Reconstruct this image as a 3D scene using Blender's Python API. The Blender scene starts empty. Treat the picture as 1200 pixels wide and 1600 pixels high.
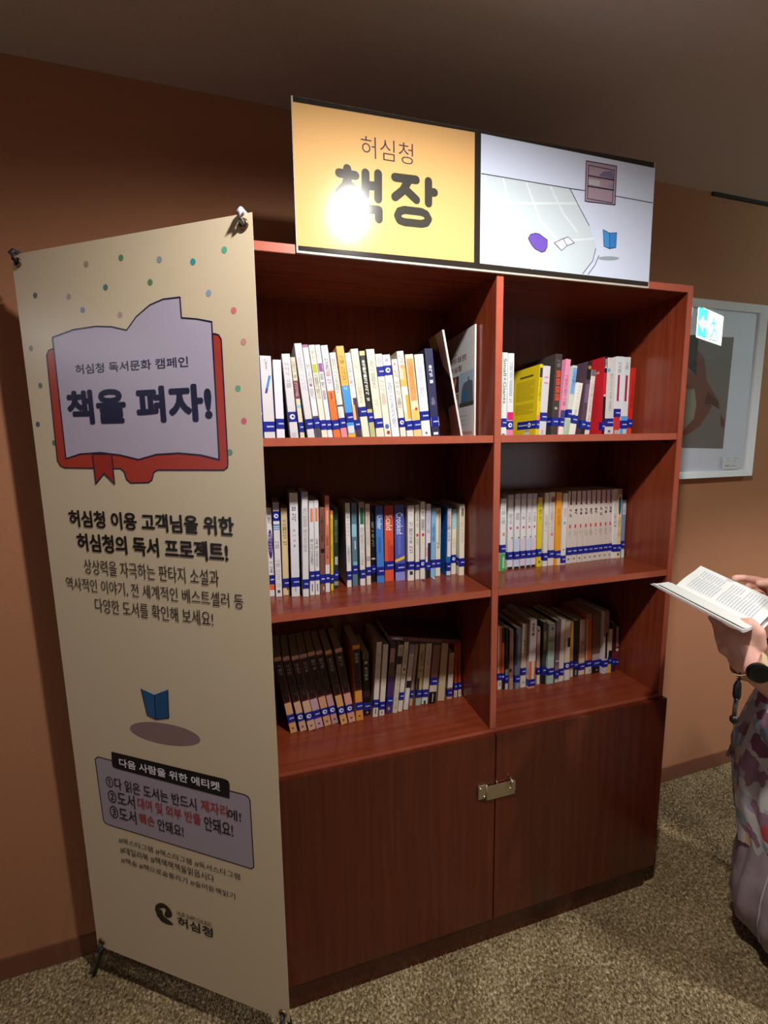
import bpy, bmesh, math, random
import numpy as np
from mathutils import Vector, Matrix, geometry
SC = bpy.context.scene
COL = SC.collection

# ------------------------------------------------------------------ camera
cam_d = bpy.data.cameras.new('camera'); cam = bpy.data.objects.new('camera', cam_d); COL.objects.link(cam)
cam_d.sensor_fit = 'HORIZONTAL'; cam_d.sensor_width = 36.0; cam_d.lens = 20.0219
cam_d.clip_start = 0.02
_r = Vector((0.963844, -0.265657, -0.020754)); _u = Vector((0.057324, 0.130656, 0.989769)); _f = Vector((0.260227, 0.955173, -0.141161))
cam.matrix_world = Matrix(((_r.x, _u.x, -_f.x, 0.03024), (_r.y, _u.y, -_f.y, -0.98228), (_r.z, _u.z, -_f.z, 1.47240), (0, 0, 0, 1)))
SC.camera = cam

# ------------------------------------------------------------------ world, exposure
w = bpy.data.worlds.new('world'); SC.world = w; w.use_nodes = True
w.node_tree.nodes['Background'].inputs[0].default_value = (0.5, 0.45, 0.42, 1)
w.node_tree.nodes['Background'].inputs[1].default_value = 0.02
SC.view_settings.view_transform = 'Standard'; SC.view_settings.look = 'None'
SC.view_settings.gamma = 1.0; SC.view_settings.use_curve_mapping = False
SC.view_settings.exposure = 0.14
SC.cycles.use_denoising = True
SC.cycles.max_bounces = 6

# downlights of the room, the rear one added as fill: (x, y, power W, rgb, softness, cone degrees)
CEIL = 2.385
LIGHTS = [
    (0.37, -0.66, 78.0, (1.0, 0.95, 0.91), 0.032, 172),     # over the bookcase
    (2.20, -1.30, 125.0, (0.95, 0.94, 0.98), 0.045, 118),    # along the right wall
    (-3.0, -0.15, 10.0, (0.86, 0.90, 1.0), 0.07, 174),      # far left
    (-2.9, -0.55, 7.0, (0.86, 0.90, 1.0), 0.07, 174),
    (0.60, -3.20, 9.0, (1.0, 0.90, 0.80), 0.06, 160),      # added behind the photographer to lift the ambient light
]
# two soft fill lights added to brighten ceiling and walls, no known source
for _n, _loc, _rot, _e, _c, _s in (('fill_light_left', (-4.0, -2.2, 1.25), (0, math.radians(-90), 0), 7.0, (.86, .9, 1.0), 1.8),
                                   ('fill_light_right', (3.6, -4.1, 1.25), (math.radians(90), 0, 0), 9.0, (.9, .93, 1.0), 1.8)):
    _l = bpy.data.lights.new(_n, 'AREA'); _l.energy = _e; _l.color = _c; _l.size = _s
    _o = bpy.data.objects.new(_n, _l); COL.objects.link(_o); _o.location = _loc; _o.rotation_euler = _rot

# ------------------------------------------------------------------ helpers
def lin(h):
    if not isinstance(h, str): return h
    c = [int(h[i:i+2], 16)/255 for i in (0, 2, 4)]
    return tuple(x/12.92 if x <= 0.04045 else ((x+0.055)/1.055)**2.4 for x in c)
_mats = {}
def mat(h, rough=0.5, metal=0.0, spec=0.5, coat=0.0, emit=0.0, name=None, bump=0.0, bscale=200.0, var=0.0):
    key = (h, rough, metal, spec, coat, emit, bump, bscale, var)
    if key in _mats: return _mats[key]
    m = bpy.data.materials.new(name or 'paint_' + str(h)); m.use_nodes = True
    nt = m.node_tree; b = nt.nodes['Principled BSDF']; c = lin(h)
    b.inputs['Base Color'].default_value = (*c, 1)
    b.inputs['Roughness'].default_value = rough; b.inputs['Metallic'].default_value = metal
    b.inputs['Specular IOR Level'].default_value = spec
    b.inputs['Coat Weight'].default_value = coat
    if emit: 
        b.inputs['Emission Color'].default_value = (*c, 1); b.inputs['Emission Strength'].default_value = emit
    if bump or var:
        tc = nt.nodes.new('ShaderNodeTexCoord'); n = nt.nodes.new('ShaderNodeTexNoise')
        n.inputs['Scale'].default_value = bscale; n.inputs['Detail'].default_value = 4
        nt.links.new(tc.outputs['Object'], n.inputs['Vector'])
        if bump:
            bp = nt.nodes.new('ShaderNodeBump'); bp.inputs['Strength'].default_value = bump; bp.inputs['Distance'].default_value = 0.002
            nt.links.new(n.outputs['Fac'], bp.inputs['Height']); nt.links.new(bp.outputs['Normal'], b.inputs['Normal'])
        if var:
            cr = nt.nodes.new('ShaderNodeValToRGB')
            cr.color_ramp.elements[0].position = 0.3; cr.color_ramp.elements[1].position = 0.7
            cr.color_ramp.elements[0].color = (*[x*(1-var) for x in c], 1); cr.color_ramp.elements[1].color = (*[min(1, x*(1+var)) for x in c], 1)
            nt.links.new(n.outputs['Fac'], cr.inputs['Fac']); nt.links.new(cr.outputs['Color'], b.inputs['Base Color'])
    _mats[key] = m
    return m
def wood(axis, dark=1.0):
    key = ('wood', axis, dark)
    if key in _mats: return _mats[key]
    m = bpy.data.materials.new('cherry_veneer'); m.use_nodes = True
    nt = m.node_tree; b = nt.nodes['Principled BSDF']
    tc = nt.nodes.new('ShaderNodeTexCoord'); mp = nt.nodes.new('ShaderNodeMapping')
    sc = [60, 60, 60]; sc[axis] = 2.2
    mp.inputs['Scale'].default_value = sc
    n1 = nt.nodes.new('ShaderNodeTexNoise'); n1.inputs['Scale'].default_value = 1.0; n1.inputs['Detail'].default_value = 6; n1.inputs['Distortion'].default_value = 0.6
    nt.links.new(tc.outputs['Object'], mp.inputs['Vector']); nt.links.new(mp.outputs['Vector'], n1.inputs['Vector'])
    cr = nt.nodes.new('ShaderNodeValToRGB')
    a, c2 = lin('5e2415'), lin('853c22')
    cr.color_ramp.elements[0].position = 0.15; cr.color_ramp.elements[0].color = (*[x*dark for x in a], 1)
    cr.color_ramp.elements[1].position = 0.9; cr.color_ramp.elements[1].color = (*[x*dark for x in c2], 1)
    nt.links.new(n1.outputs['Fac'], cr.inputs['Fac']); nt.links.new(cr.outputs['Color'], b.inputs['Base Color'])
    b.inputs['Roughness'].default_value = 0.24
    bp = nt.nodes.new('ShaderNodeBump'); bp.inputs['Strength'].default_value = 0.12; bp.inputs['Distance'].default_value = 0.001
    nt.links.new(n1.outputs['Fac'], bp.inputs['Height']); nt.links.new(bp.outputs['Normal'], b.inputs['Normal'])
    _mats[key] = m
    return m

def obj(name, verts, faces, mats, parent=None, fmats=None, smooth=False):
    me = bpy.data.meshes.new(name)
    me.from_pydata([tuple(v) for v in verts], [], faces)
    if not isinstance(mats, (list, tuple)): mats = [mats]
    for m in mats: me.materials.append(m)
    if fmats: me.polygons.foreach_set('material_index', fmats)
    if smooth: me.polygons.foreach_set('use_smooth', [True]*len(me.polygons))
    me.update()
    o = bpy.data.objects.new(name, me); COL.objects.link(o)
    if parent: o.parent = parent
    return o
def from_bm(name, bm, mats, parent=None, smooth=False):
    me = bpy.data.meshes.new(name); bm.to_mesh(me); bm.free()
    if not isinstance(mats, (list, tuple)): mats = [mats]
    for m in mats: me.materials.append(m)
    if smooth: me.polygons.foreach_set('use_smooth', [True]*len(me.polygons))
    o = bpy.data.objects.new(name, me); COL.objects.link(o)
    if parent: o.parent = parent
    return o
def tag(o, label=None, cat=None, group=None, kind=None):
    if label: o['label'] = label
    if cat: o['category'] = cat
    if group: o['group'] = group
    if kind: o['kind'] = kind
    return o
def empty(name, loc=(0, 0, 0), label=None, cat=None, group=None, rot=None):
    o = bpy.data.objects.new(name, None); COL.objects.link(o); o.location = loc
    o.empty_display_size = 0.05
    if rot: o.rotation_euler = rot
    return tag(o, label, cat, group)
BF = [(0, 1, 2, 3), (7, 6, 5, 4), (0, 4, 5, 1), (1, 5, 6, 2), (2, 6, 7, 3), (3, 7, 4, 0)]
def box_vf(x0, x1, y0, y1, z0, z1):
    return [(x0, y0, z0), (x0, y1, z0), (x1, y1, z0), (x1, y0, z0), (x0, y0, z1), (x0, y1, z1), (x1, y1, z1), (x1, y0, z1)]
def bbox(name, x0, x1, y0, y1, z0, z1, m, parent=None, bev=0.0):
    bm = bmesh.new()
    vs = [bm.verts.new(v) for v in box_vf(x0, x1, y0, y1, z0, z1)]
    for f in BF: bm.faces.new([vs[i] for i in f])
    if bev: bmesh.ops.bevel(bm, geom=bm.edges[:], offset=bev, segments=2, affect='EDGES', clamp_overlap=True)
    bmesh.ops.recalc_face_normals(bm, faces=bm.faces[:])
    if isinstance(m, list):
        for f in bm.faces:
            if f.normal.y < -.5: f.material_index = 1
    return from_bm(name, bm, m, parent)
def tri(poly):
    """triangulate a 2-D polygon, counter-clockwise result"""
    t = geometry.tessellate_polygon([[Vector((p[0], p[1], 0)) for p in poly]])
    out = []
    for a, b, c in t:
        A, B, Cc = poly[a], poly[b], poly[c]
        ar = (B[0]-A[0])*(Cc[1]-A[1])-(B[1]-A[1])*(Cc[0]-A[0])
        out.append((a, b, c) if ar > 0 else (a, c, b))
    return out
class Print:
    """flat print collected in layers; mapf(u, v, layer) gives the 3-D point"""
    def __init__(s, mapf, flip=False): s.v = []; s.f = []; s.m = []; s.mats = []; s.map = mapf; s.flip = flip
    def mi(s, m):
        if m not in s.mats: s.mats.append(m)
        return s.mats.index(m)
    def poly(s, pts, m, layer=1):
        k = len(s.v); i = s.mi(m)
        s.v += [s.map(p[0], p[1], layer) for p in pts]
        for t in tri(pts):
            s.f.append(tuple(k+x for x in (t[::-1] if s.flip else t))); s.m.append(i)
    def rect(s, u0, u1, v0, v1, m, layer=1): s.poly([(u0, v0), (u1, v0), (u1, v1), (u0, v1)], m, layer)
    def ell(s, cu, cv, ru, rv, m, layer=1, n=18): s.poly([(cu+ru*math.cos(i*2*math.pi/n), cv+rv*math.sin(i*2*math.pi/n)) for i in range(n)], m, layer)
    def stroke(s, pts, wd, m, layer=2, closed=False, caps=True):
        P = list(pts) + ([pts[0]] if closed else [])
        for si, (a, b) in enumerate(zip(P, P[1:])):
            s.sc = getattr(s, 'sc', 0)+1; lay = layer + .012*s.sc
            dx, dy = b[0]-a[0], b[1]-a[1]; L = math.hypot(dx, dy) or 1e-9
            nx, ny = -dy/L*wd/2, dx/L*wd/2
            s.poly([(a[0]+nx, a[1]+ny), (a[0]-nx, a[1]-ny), (b[0]-nx, b[1]-ny), (b[0]+nx, b[1]+ny)], m, lay)
        if caps:
            for i, p in enumerate(P): s.sc += 1; s.ell(p[0], p[1], wd/2, wd/2, m, layer + .012*s.sc, 12 if wd > .008 else 8)
    def text(s, string, u0, v0, u1, v1, m, offset=0.0, layer=3, rot=False):
        if offset >= .03:        # heavy rounded weight: the outline is thickened by drawing it round a small circle
            r = offset*(v1-v0)*.9; n = 12
            for k in range(n): 
                du, dv = r*math.cos(k*2*math.pi/n), r*math.sin(k*2*math.pi/n)
                s.text(string, u0+r+du, v0+r+dv, u1-r+du, v1-r+dv, m, 0.0, layer+.01*k, rot)
            return
        V, F = text_geo(string, offset)
        xs = [p[0] for p in V]; ys = [p[1] for p in V]
        a, b, c, d = min(xs), max(xs), min(ys), max(ys)
        k = len(s.v); i = s.mi(m)
        for x, y in V:
            fx, fy = (x-a)/(b-a), (y-c)/(d-c)
            if rot: u, v = u0+fy*(u1-u0), v1-fx*(v1-v0)
            else: u, v = u0+fx*(u1-u0), v0+fy*(v1-v0)
            s.v.append(s.map(u, v, layer))
        for f in F:
            s.f.append(tuple(k+x for x in (f[::-1] if s.flip else f))); s.m.append(i)
    def build(s, name, parent=None): return obj(name, s.v, s.f, s.mats, parent, s.m)
_tg = {}
def text_geo(string, offset):
    if (string, offset) in _tg: return _tg[(string, offset)]
    c = bpy.data.curves.new('lettering', 'FONT'); c.body = string; c.size = 1; c.offset = offset; c.resolution_u = 3
    o = bpy.data.objects.new('lettering', c); COL.objects.link(o)
    me = bpy.data.meshes.new_from_object(o)
    V = [(v.co.x, v.co.y) for v in me.vertices]; F = []
    for p in me.polygons:
        ids = list(p.vertices)
        ar = sum(V[ids[i]][0]*V[ids[(i+1) % len(ids)]][1]-V[ids[(i+1) % len(ids)]][0]*V[ids[i]][1] for i in range(len(ids)))
        F.append(tuple(ids if ar > 0 else ids[::-1]))
    bpy.data.objects.remove(o); bpy.data.curves.remove(c); bpy.data.meshes.remove(me)
    _tg[(string, offset)] = (V, F)
    return V, F
def tube(name, pts, rad, m, parent=None, seg=10, closed=False, squash=1.0):
    P = [Vector(p) for p in pts]; n = len(P); V = []; Fc = []
    R = rad if isinstance(rad, (list, tuple)) else [rad]*n
    ref = Vector((0, 0, 1))
    for i, p in enumerate(P):
        if closed: t = (P[(i+1) % n]-P[i-1]).normalized()
        else: t = (P[min(i+1, n-1)]-P[max(i-1, 0)]).normalized()
        a = t.cross(ref)
        if a.length < 0.05: a = t.cross(Vector((0, 1, 0)))
        a.normalize(); b = t.cross(a).normalized()
        for k in range(seg):
            th = 2*math.pi*k/seg
            V.append(p+a*math.cos(th)*R[i]+b*math.sin(th)*R[i]*squash)
    rng = n if closed else n-1
    for i in range(rng):
        for k in range(seg):
            j = (i+1) % n
            Fc.append((i*seg+k, i*seg+(k+1) % seg, j*seg+(k+1) % seg, j*seg+k))
    if not closed: Fc += [tuple(range(seg)[::-1]), tuple((n-1)*seg+k for k in range(seg))]
    bm = bmesh.new(); vs = [bm.verts.new(v) for v in V]
    for f in Fc: bm.faces.new([vs[i] for i in f])
    bmesh.ops.recalc_face_normals(bm, faces=bm.faces[:])
    return from_bm(name, bm, m, parent, smooth=True)

DATA = {'a25': [0.584, 0.0951, 1.5085],
 'art': [(1.2644, 1.8757), (1.8259, 1.8854), (1.8205, 1.4535), (1.2568, 1.4639)],
 'art_shapes': [([(1.2645, 1.8748), (1.6417, 1.8847), (1.6447, 1.8279), (1.6483, 1.7334), (1.5898, 1.7714), (1.265, 1.7836)], '2f2a2a'),
                ([(1.6368, 1.8374), (1.6822, 1.7996), (1.7019, 1.7197), (1.7384, 1.6795), (1.7756, 1.6387), (1.7846, 1.6073), (1.7449, 1.6253), (1.7269, 1.5965), (1.6868, 1.5444), (1.6441, 1.5185), (1.597, 1.506), (1.3046, 1.4868), (1.3017, 1.5262), (1.5922, 1.519), (1.6524, 1.5704), (1.6601, 1.6271), (1.643, 1.6879), (1.2902, 1.6856), (1.2844, 1.7656), (1.5872, 1.7639), (1.6483, 1.7334)],
                 '6e4438'),
                ([(1.7893, 1.5863), (1.8132, 1.5705), (1.8172, 1.5385), (1.7968, 1.544)], '6a3a34'), ([(1.7102, 1.679), (1.772, 1.6386), (1.7788, 1.6125), (1.741, 1.6279), (1.702, 1.6275)], '4c2c28'), ([(1.2905, 1.6808), (1.6435, 1.6829), (1.6587, 1.627), (1.6507, 1.573), (1.592, 1.5215), (1.3016, 1.5287)], '8d8878')],
 'banner_frame': ([-0.503, 0.22, 0.114], [0.85347, -0.52086, -0.017], [0.01295, -0.01142, 0.99985]),
 'banner_text': [((0.1484, 1.5407), (0.4412, 1.5608), '허심청 독서문화 캠페인', 0.004, '20204a'), ((0.1129, 1.433), (0.4905, 1.5073), '책을 펴자!', 0.05, '16163c'), ((0.0794, 1.2002), (0.5243, 1.2406), '허심청 이용 고객님을 위한', 0.035, '1b1517'), ((0.0958, 1.1428), (0.5068, 1.1865), '허심청의 독서 프로젝트!', 0.035, '1b1517'), ((0.109, 1.0888), (0.4801, 1.1251), '상상력을 자극하는 판타지 소설과', 0.0, '33282a'),
                 ((0.0469, 1.0429), (0.5366, 1.0768), '역사적인 이야기, 전 세계적인 베스트셀러 등', 0.0, '33282a'), ((0.1302, 0.9959), (0.4587, 1.0317), '다양한 도서를 확인해 보세요!', 0.0, '33282a'), ((0.1517, 0.5928), (0.4459, 0.6161), '다음 사람을 위한 에티켓', 0.03, 'e6e2ea'), ((0.1009, 0.5236), (0.376, 0.557), '①다 읽은 도서는 반드시', 0.012, '1d1a22'), ((0.3888, 0.5277), (0.4626, 0.5592), '제자리', 0.012, 'a82c38'),
                 ((0.4628, 0.5249), (0.4981, 0.5532), '에!', 0.012, '1d1a22'), ((0.1022, 0.4795), (0.1883, 0.5189), '②도서', 0.012, '1d1a22'), ((0.1977, 0.4859), (0.3853, 0.5175), '대여 및 외부 반출', 0.012, 'a82c38'), ((0.3945, 0.4772), (0.4737, 0.5166), '안돼요!', 0.012, '1d1a22'), ((0.1028, 0.4348), (0.188, 0.4741), '③도서', 0.012, '1d1a22'), ((0.1966, 0.4439), (0.2456, 0.4732), '훼손', 0.012, 'a82c38'),
                 ((0.2543, 0.438), (0.3316, 0.4719), '안돼요!', 0.012, '1d1a22'), ((0.1219, 0.3655), (0.4848, 0.3832), '#북스타그램 #책스타그램 #독서스타그램', 0.0, '2d2626'), ((0.1233, 0.3354), (0.4108, 0.357), '#데일리북 #책책책책을읽읍시다', 0.0, '2d2626'), ((0.1229, 0.3063), (0.4677, 0.3234), '#책숨 #책으로숨돌리기 #숲어듣책읽기', 0.0, '2d2626'), ((0.2885, 0.1687), (0.395, 0.198), '허심청', 0.03, '17181c'),
                 ((0.2894, 0.2001), (0.3925, 0.2141), 'HUR SHIM CHUNG', 0.0, '6a5a48')],
 'bbook': [[(0.8834, 2.0137), (0.9034, 2.0076), (0.9057, 1.9709), (0.8883, 1.9752)], [(0.9034, 2.0076), (0.9253, 2.0106), (0.9252, 1.9758), (0.9057, 1.9709)]],
 'book_small': [[(0.2433, 0.8167), (0.2809, 0.8081), (0.2785, 0.7436), (0.2542, 0.7503)], [(0.2809, 0.8081), (0.3211, 0.827), (0.3171, 0.7546), (0.2785, 0.7436)]],
 'book_small_top': [[(0.2433, 0.8167), (0.2494, 0.8209), (0.2813, 0.812), (0.3166, 0.8301), (0.3211, 0.827), (0.2809, 0.8076)]],
 'box': [(0.0727, 0.5961), (0.0832, 0.6038), (0.5096, 0.5997), (0.5199, 0.5968), (0.5244, 0.5881), (0.5243, 0.4141), (0.5183, 0.4071), (0.0945, 0.4099), (0.082, 0.4123), (0.0767, 0.4205)],
 'card': [(1.8172, 1.4255), (1.9059, 1.4235), (1.9096, 1.3686), (1.8169, 1.3715)],
 'case': [(0.8249, 2.1621), (0.915, 2.1627), (0.9161, 2.0745), (0.8351, 2.0721), (0.8261, 2.0724)],
 'case_in': [(0.8324, 2.1533), (0.9084, 2.1524), (0.9075, 2.0779), (0.8328, 2.079)],
 'case_items': [([(0.8617, 2.1338), (0.8776, 2.146), (0.9037, 2.1503), (0.9078, 2.1327)], '6a6480'), ([(0.8332, 2.1229), (0.8671, 2.1237), (0.8678, 2.1116), (0.8338, 2.1108)], 'a8a4a8'), ([(0.8894, 2.1115), (0.8985, 2.1199), (0.9067, 2.1202), (0.9073, 2.1108)], '7d8296'), ([(0.836, 2.1053), (0.9067, 2.1049), (0.9065, 2.0785), (0.8337, 2.0798)], '9b8794')],
 'case_lines': [[(0.8328, 2.1303), (0.9089, 2.1303)], [(0.8326, 2.1071), (0.9085, 2.1073)]],
 'cover': [(0.0912, 1.5982), (0.0762, 1.5954), (0.0693, 1.5854), (0.0643, 1.3536), (0.0707, 1.3418), (0.0835, 1.3368), (0.2455, 1.3366), (0.2545, 1.3298), (0.2588, 1.3137), (0.2689, 1.3055), (0.3174, 1.3074), (0.3275, 1.3133), (0.3339, 1.3292), (0.3438, 1.3345), (0.5082, 1.336), (0.5175, 1.3415), (0.5192, 1.3514), (0.5204, 1.5866), (0.5155, 1.5952), (0.5066, 1.5983), (0.5005, 1.5983),
           (0.4991, 1.3571), (0.457, 1.3661), (0.4022, 1.3703), (0.3449, 1.3676), (0.2965, 1.3567), (0.2491, 1.3662), (0.1936, 1.3717), (0.135, 1.3688), (0.0916, 1.3582)],
 'dots': [((0.2069, 1.7577), 'b08f84'), ((0.2976, 1.7591), '5f8a66'), ((0.3903, 1.7449), '8d99a8'), ((0.4675, 1.732), '3f93a4'), ((0.5381, 1.7444), '5fae8c'), ((0.0559, 1.7112), '5a6b60'), ((0.1506, 1.6999), 'b09a94'), ((0.2513, 1.708), '5b7c78'), ((0.3641, 1.7062), '5f8a60'), ((0.4982, 1.6727), '8fa4b8'), ((0.1847, 1.6699), '7f95ac'), ((0.2822, 1.6518), 'bb9a98'), ((0.5512, 1.6369), 'd27a7c'),
          ((0.569, 1.5791), 'cf9490'), ((0.5513, 1.4941), '6fae90'), ((0.5609, 1.4321), 'd86a80'), ((0.5248, 1.3714), '6a9c7c'), ((0.0244, 1.603), '8a8a80'), ((0.0392, 1.5218), '6a7a6c'), ((0.0171, 1.4364), '4a6478'), ((0.0605, 1.3938), '4f7c66')],
 'floor': [(0.5428, 2.096), (0.7814, 2.0951), (0.8423, 2.0182), (0.8656, 1.9723), (0.8518, 1.9353), (0.8281, 1.9042), (0.5419, 1.9043)],
 'grid': [[(0.5526, 2.0934), (0.5739, 1.9926), (0.6095, 1.9042)], [(0.5991, 2.0939), (0.6331, 1.9956), (0.6839, 1.9033)], [(0.6604, 2.0931), (0.7024, 2.0137), (0.7534, 1.976)], [(0.726, 2.094), (0.7644, 2.0385), (0.8079, 1.9998)], [(0.5444, 2.0363), (0.6705, 2.0487), (0.8092, 2.0653)], [(0.5422, 1.9444), (0.6645, 1.9592), (0.8583, 1.9902)]],
 'held': ([1.0666, -0.1241, 1.0985], [1.1879, -0.0951, 1.1371], [1.1243, -0.2899, 1.0418]),
 'latch': [(0.5461, -0.02, 0.5485), (0.5677, -0.02, 0.5471), (0.6565, -0.02, 0.5412), (0.6576, -0.02, 0.4963), (0.5702, -0.02, 0.5126)],
 'lhand': {'elbow': (1.2698, -0.4245, 0.8021),
           'fingers': [[(1.0889, -0.27, 1.0175), (1.1037, -0.2324, 1.016), (1.1231, -0.1954, 1.0188), (1.124, -0.1843, 1.0248)], [(1.0823, -0.27, 1.0055), (1.0881, -0.2405, 1.0033), (1.117, -0.206, 1.0067), (1.133, -0.1885, 1.013)], [(1.0682, -0.2782, 0.9952), (1.0655, -0.2563, 0.997), (1.0991, -0.2234, 0.9977), (1.1285, -0.1993, 1.0024)],
                       [(1.0599, -0.2879, 0.985), (1.0489, -0.2737, 0.9896), (1.0741, -0.2488, 0.9924), (1.1051, -0.2255, 0.9944)]],
           'palm': (1.0785, -0.2899, 1.0054),
           'palm2': (1.0928, -0.2626, 1.004),
           'thumb': [(1.0888, -0.312, 1.017), (1.0823, -0.3162, 1.0475), (1.0747, -0.3064, 1.0644), (1.0713, -0.2953, 1.062)],
           'wrist': (1.0719, -0.3085, 0.9742)},
 'lines': [[(0.5428, 2.096), (0.7814, 2.0951), (0.8262, 2.0958)], [(0.9171, 2.0949), (1.0339, 2.0934)], [(0.7814, 2.0951), (0.8096, 2.0582), (0.8424, 2.0174)], [(0.8644, 1.9677), (0.8565, 1.9376), (0.8281, 1.9042)], [(0.875, 1.9525), (0.8643, 1.9289), (0.8444, 1.9041)]],
 'logo': [(0.2185, 0.1942), (0.2219, 0.2071), (0.232, 0.2167), (0.2447, 0.2215), (0.2584, 0.2184), (0.2685, 0.2093), (0.2737, 0.1975), (0.2704, 0.1876), (0.2608, 0.1814), (0.2517, 0.1812), (0.248, 0.1848), (0.2488, 0.1928), (0.2536, 0.2003), (0.2532, 0.206), (0.2477, 0.2074), (0.2346, 0.2016), (0.2281, 0.1984), (0.2374, 0.1996), (0.2421, 0.1964), (0.2424, 0.1887), (0.2456, 0.181),
          (0.2543, 0.1772), (0.2621, 0.174), (0.2688, 0.1705), (0.2732, 0.1647), (0.2668, 0.161), (0.2506, 0.1592), (0.2367, 0.1622), (0.2236, 0.1743)],
 'orange': [(0.1222, 2.1702), (0.5261, 2.1778), (0.5267, 1.9049), (0.1199, 1.9022)],
 'page': [(0.0929, 1.6215), (0.1544, 1.6327), (0.2164, 1.6346), (0.2578, 1.6305), (0.2959, 1.6209), (0.3233, 1.6448), (0.359, 1.6639), (0.3926, 1.6717), (0.4326, 1.6717), (0.4328, 1.6335), (0.468, 1.6285), (0.5017, 1.6204), (0.4991, 1.3571), (0.457, 1.3661), (0.4022, 1.3703), (0.3449, 1.3676), (0.2965, 1.3567), (0.2491, 1.3662), (0.1936, 1.3717), (0.135, 1.3688), (0.0916, 1.3582)],
 'phone': (1.1138, -0.3304, 1.0094),
 'pic': [(0.5418, 2.1782), (1.0346, 2.1748), (1.036, 1.9015), (0.5419, 1.9043)],
 'pillow': [(0.6694, 1.9711), (0.6748, 1.9806), (0.6879, 1.9851), (0.6999, 1.9842), (0.7227, 1.9729), (0.7224, 1.9566), (0.7173, 1.9478), (0.7071, 1.9439), (0.689, 1.9498), (0.6777, 1.9594)],
 'pshadow': [(0.9369, 1.9509), (0.9355, 1.9493), (0.931, 1.9475), (0.9239, 1.9457), (0.915, 1.9442), (0.9051, 1.9431), (0.8952, 1.9425), (0.8863, 1.9424), (0.8793, 1.9428), (0.8747, 1.9438), (0.8731, 1.9452), (0.8745, 1.9468), (0.8789, 1.9486), (0.8858, 1.9503), (0.8946, 1.9518), (0.9044, 1.9529), (0.9143, 1.9536), (0.9233, 1.9537), (0.9306, 1.9533), (0.9352, 1.9523)],
 'rhand': {'fingers': [[(1.3062, -0.1968, 1.0989), (1.2812, -0.1739, 1.1089), (1.2483, -0.1641, 1.1147), (1.2154, -0.1691, 1.1194)], [(1.3244, -0.1933, 1.0924), (1.3057, -0.1686, 1.0904), (1.2678, -0.169, 1.0891), (1.2365, -0.1796, 1.087)], [(1.3371, -0.1898, 1.0757), (1.3115, -0.1728, 1.073), (1.2668, -0.181, 1.0699), (1.2295, -0.2001, 1.0699)],
                       [(1.3292, -0.1992, 1.0617), (1.3092, -0.1852, 1.0557), (1.2581, -0.2005, 1.0563), (1.2317, -0.2121, 1.0565)]],
           'palm': (1.311, -0.2204, 1.0831),
           'thumb': [(1.2843, -0.2259, 1.1101), (1.2648, -0.2145, 1.1155), (1.2511, -0.206, 1.1127)],
           'wrist': (1.3735, -0.2425, 1.0486)},
 'ribbon': [(0.1708, 1.3687), (0.2246, 1.3687), (0.225, 1.3023), (0.1982, 1.3253), (0.1713, 1.3018)],
 'shadow': [(0.401, 0.7135), (0.397, 0.7073), (0.3883, 0.7013), (0.3754, 0.6956), (0.3586, 0.6906), (0.3388, 0.6866), (0.3169, 0.6836), (0.294, 0.682), (0.2712, 0.6818), (0.2496, 0.6831), (0.2306, 0.6858), (0.215, 0.6898), (0.2038, 0.6948), (0.1977, 0.7007), (0.1969, 0.707), (0.2015, 0.7136), (0.2112, 0.7199), (0.2255, 0.7257), (0.2435, 0.7306), (0.2642, 0.7345), (0.2866, 0.7371),
            (0.3094, 0.7383), (0.3316, 0.7382), (0.3521, 0.7367), (0.3699, 0.7339), (0.3842, 0.7299), (0.3944, 0.7251), (0.4001, 0.7195)],
 'sign': [(0.1211, 2.1816), (1.034, 2.1878), (1.0384, 1.8865), (0.1179, 1.8886)],
 'sign_strokes': [[(0.2313, 2.0631), (0.2316, 2.0508)], [(0.2139, 2.0526), (0.2482, 2.0524)], [(0.2334, 2.0494), (0.2266, 2.0304), (0.2133, 2.0156)], [(0.2304, 2.0359), (0.2448, 2.0245)], [(0.2707, 2.0603), (0.2695, 2.0177)], [(0.2985, 2.0624), (0.2974, 2.0127)], [(0.27, 2.0361), (0.298, 2.0377)], [(0.2179, 1.9897), (0.2984, 1.9904), (0.298, 1.9727)], [(0.3364, 2.0605), (0.3847, 2.0618)],
                  [(0.3676, 2.0589), (0.3543, 2.0367), (0.3357, 2.0215)], [(0.3583, 2.0407), (0.3851, 2.0217)], [(0.414, 2.0626), (0.4137, 2.0182)], [(0.4138, 2.0408), (0.4277, 2.0418)], [(0.3569, 1.9979), (0.3969, 1.9984), (0.4082, 1.9948), (0.4139, 1.9856), (0.4081, 1.9772), (0.3967, 1.9738), (0.3573, 1.973), (0.3455, 1.9755), (0.3409, 1.9844), (0.3458, 1.9939), (0.3569, 1.9979)]],
 'sign_text': ((0.2619, 2.0903), (0.3784, 2.1318)),
 'strap': [(1.0527, -0.3111, 0.9567), (1.0472, -0.3128, 0.9349), (1.0417, -0.3145, 0.9132), (1.0406, -0.317, 0.8943), (1.0349, -0.3191, 0.8697), (1.0322, -0.3216, 0.848), (1.03, -0.3267, 0.8087), (1.0089, -0.3278, 0.7626), (1.0274, -0.3325, 0.7651)],
 'tab': [(0.1299, 0.6287), (0.4597, 0.6282), (0.4698, 0.6256), (0.4728, 0.6175), (0.4702, 0.5797), (0.1383, 0.5834), (0.1294, 0.5857), (0.1273, 0.5933)],
 'watch': ((0.9739, -0.3652, 1.012), (1.0678, -0.333, 1.0129)),
 'wbook': [[(0.7423, 1.9691), (0.767, 1.9803), (0.7793, 1.9658), (0.7636, 1.9529)], [(0.767, 1.9803), (0.7815, 1.9861), (0.7998, 1.974), (0.7793, 1.9658)]]}
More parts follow.
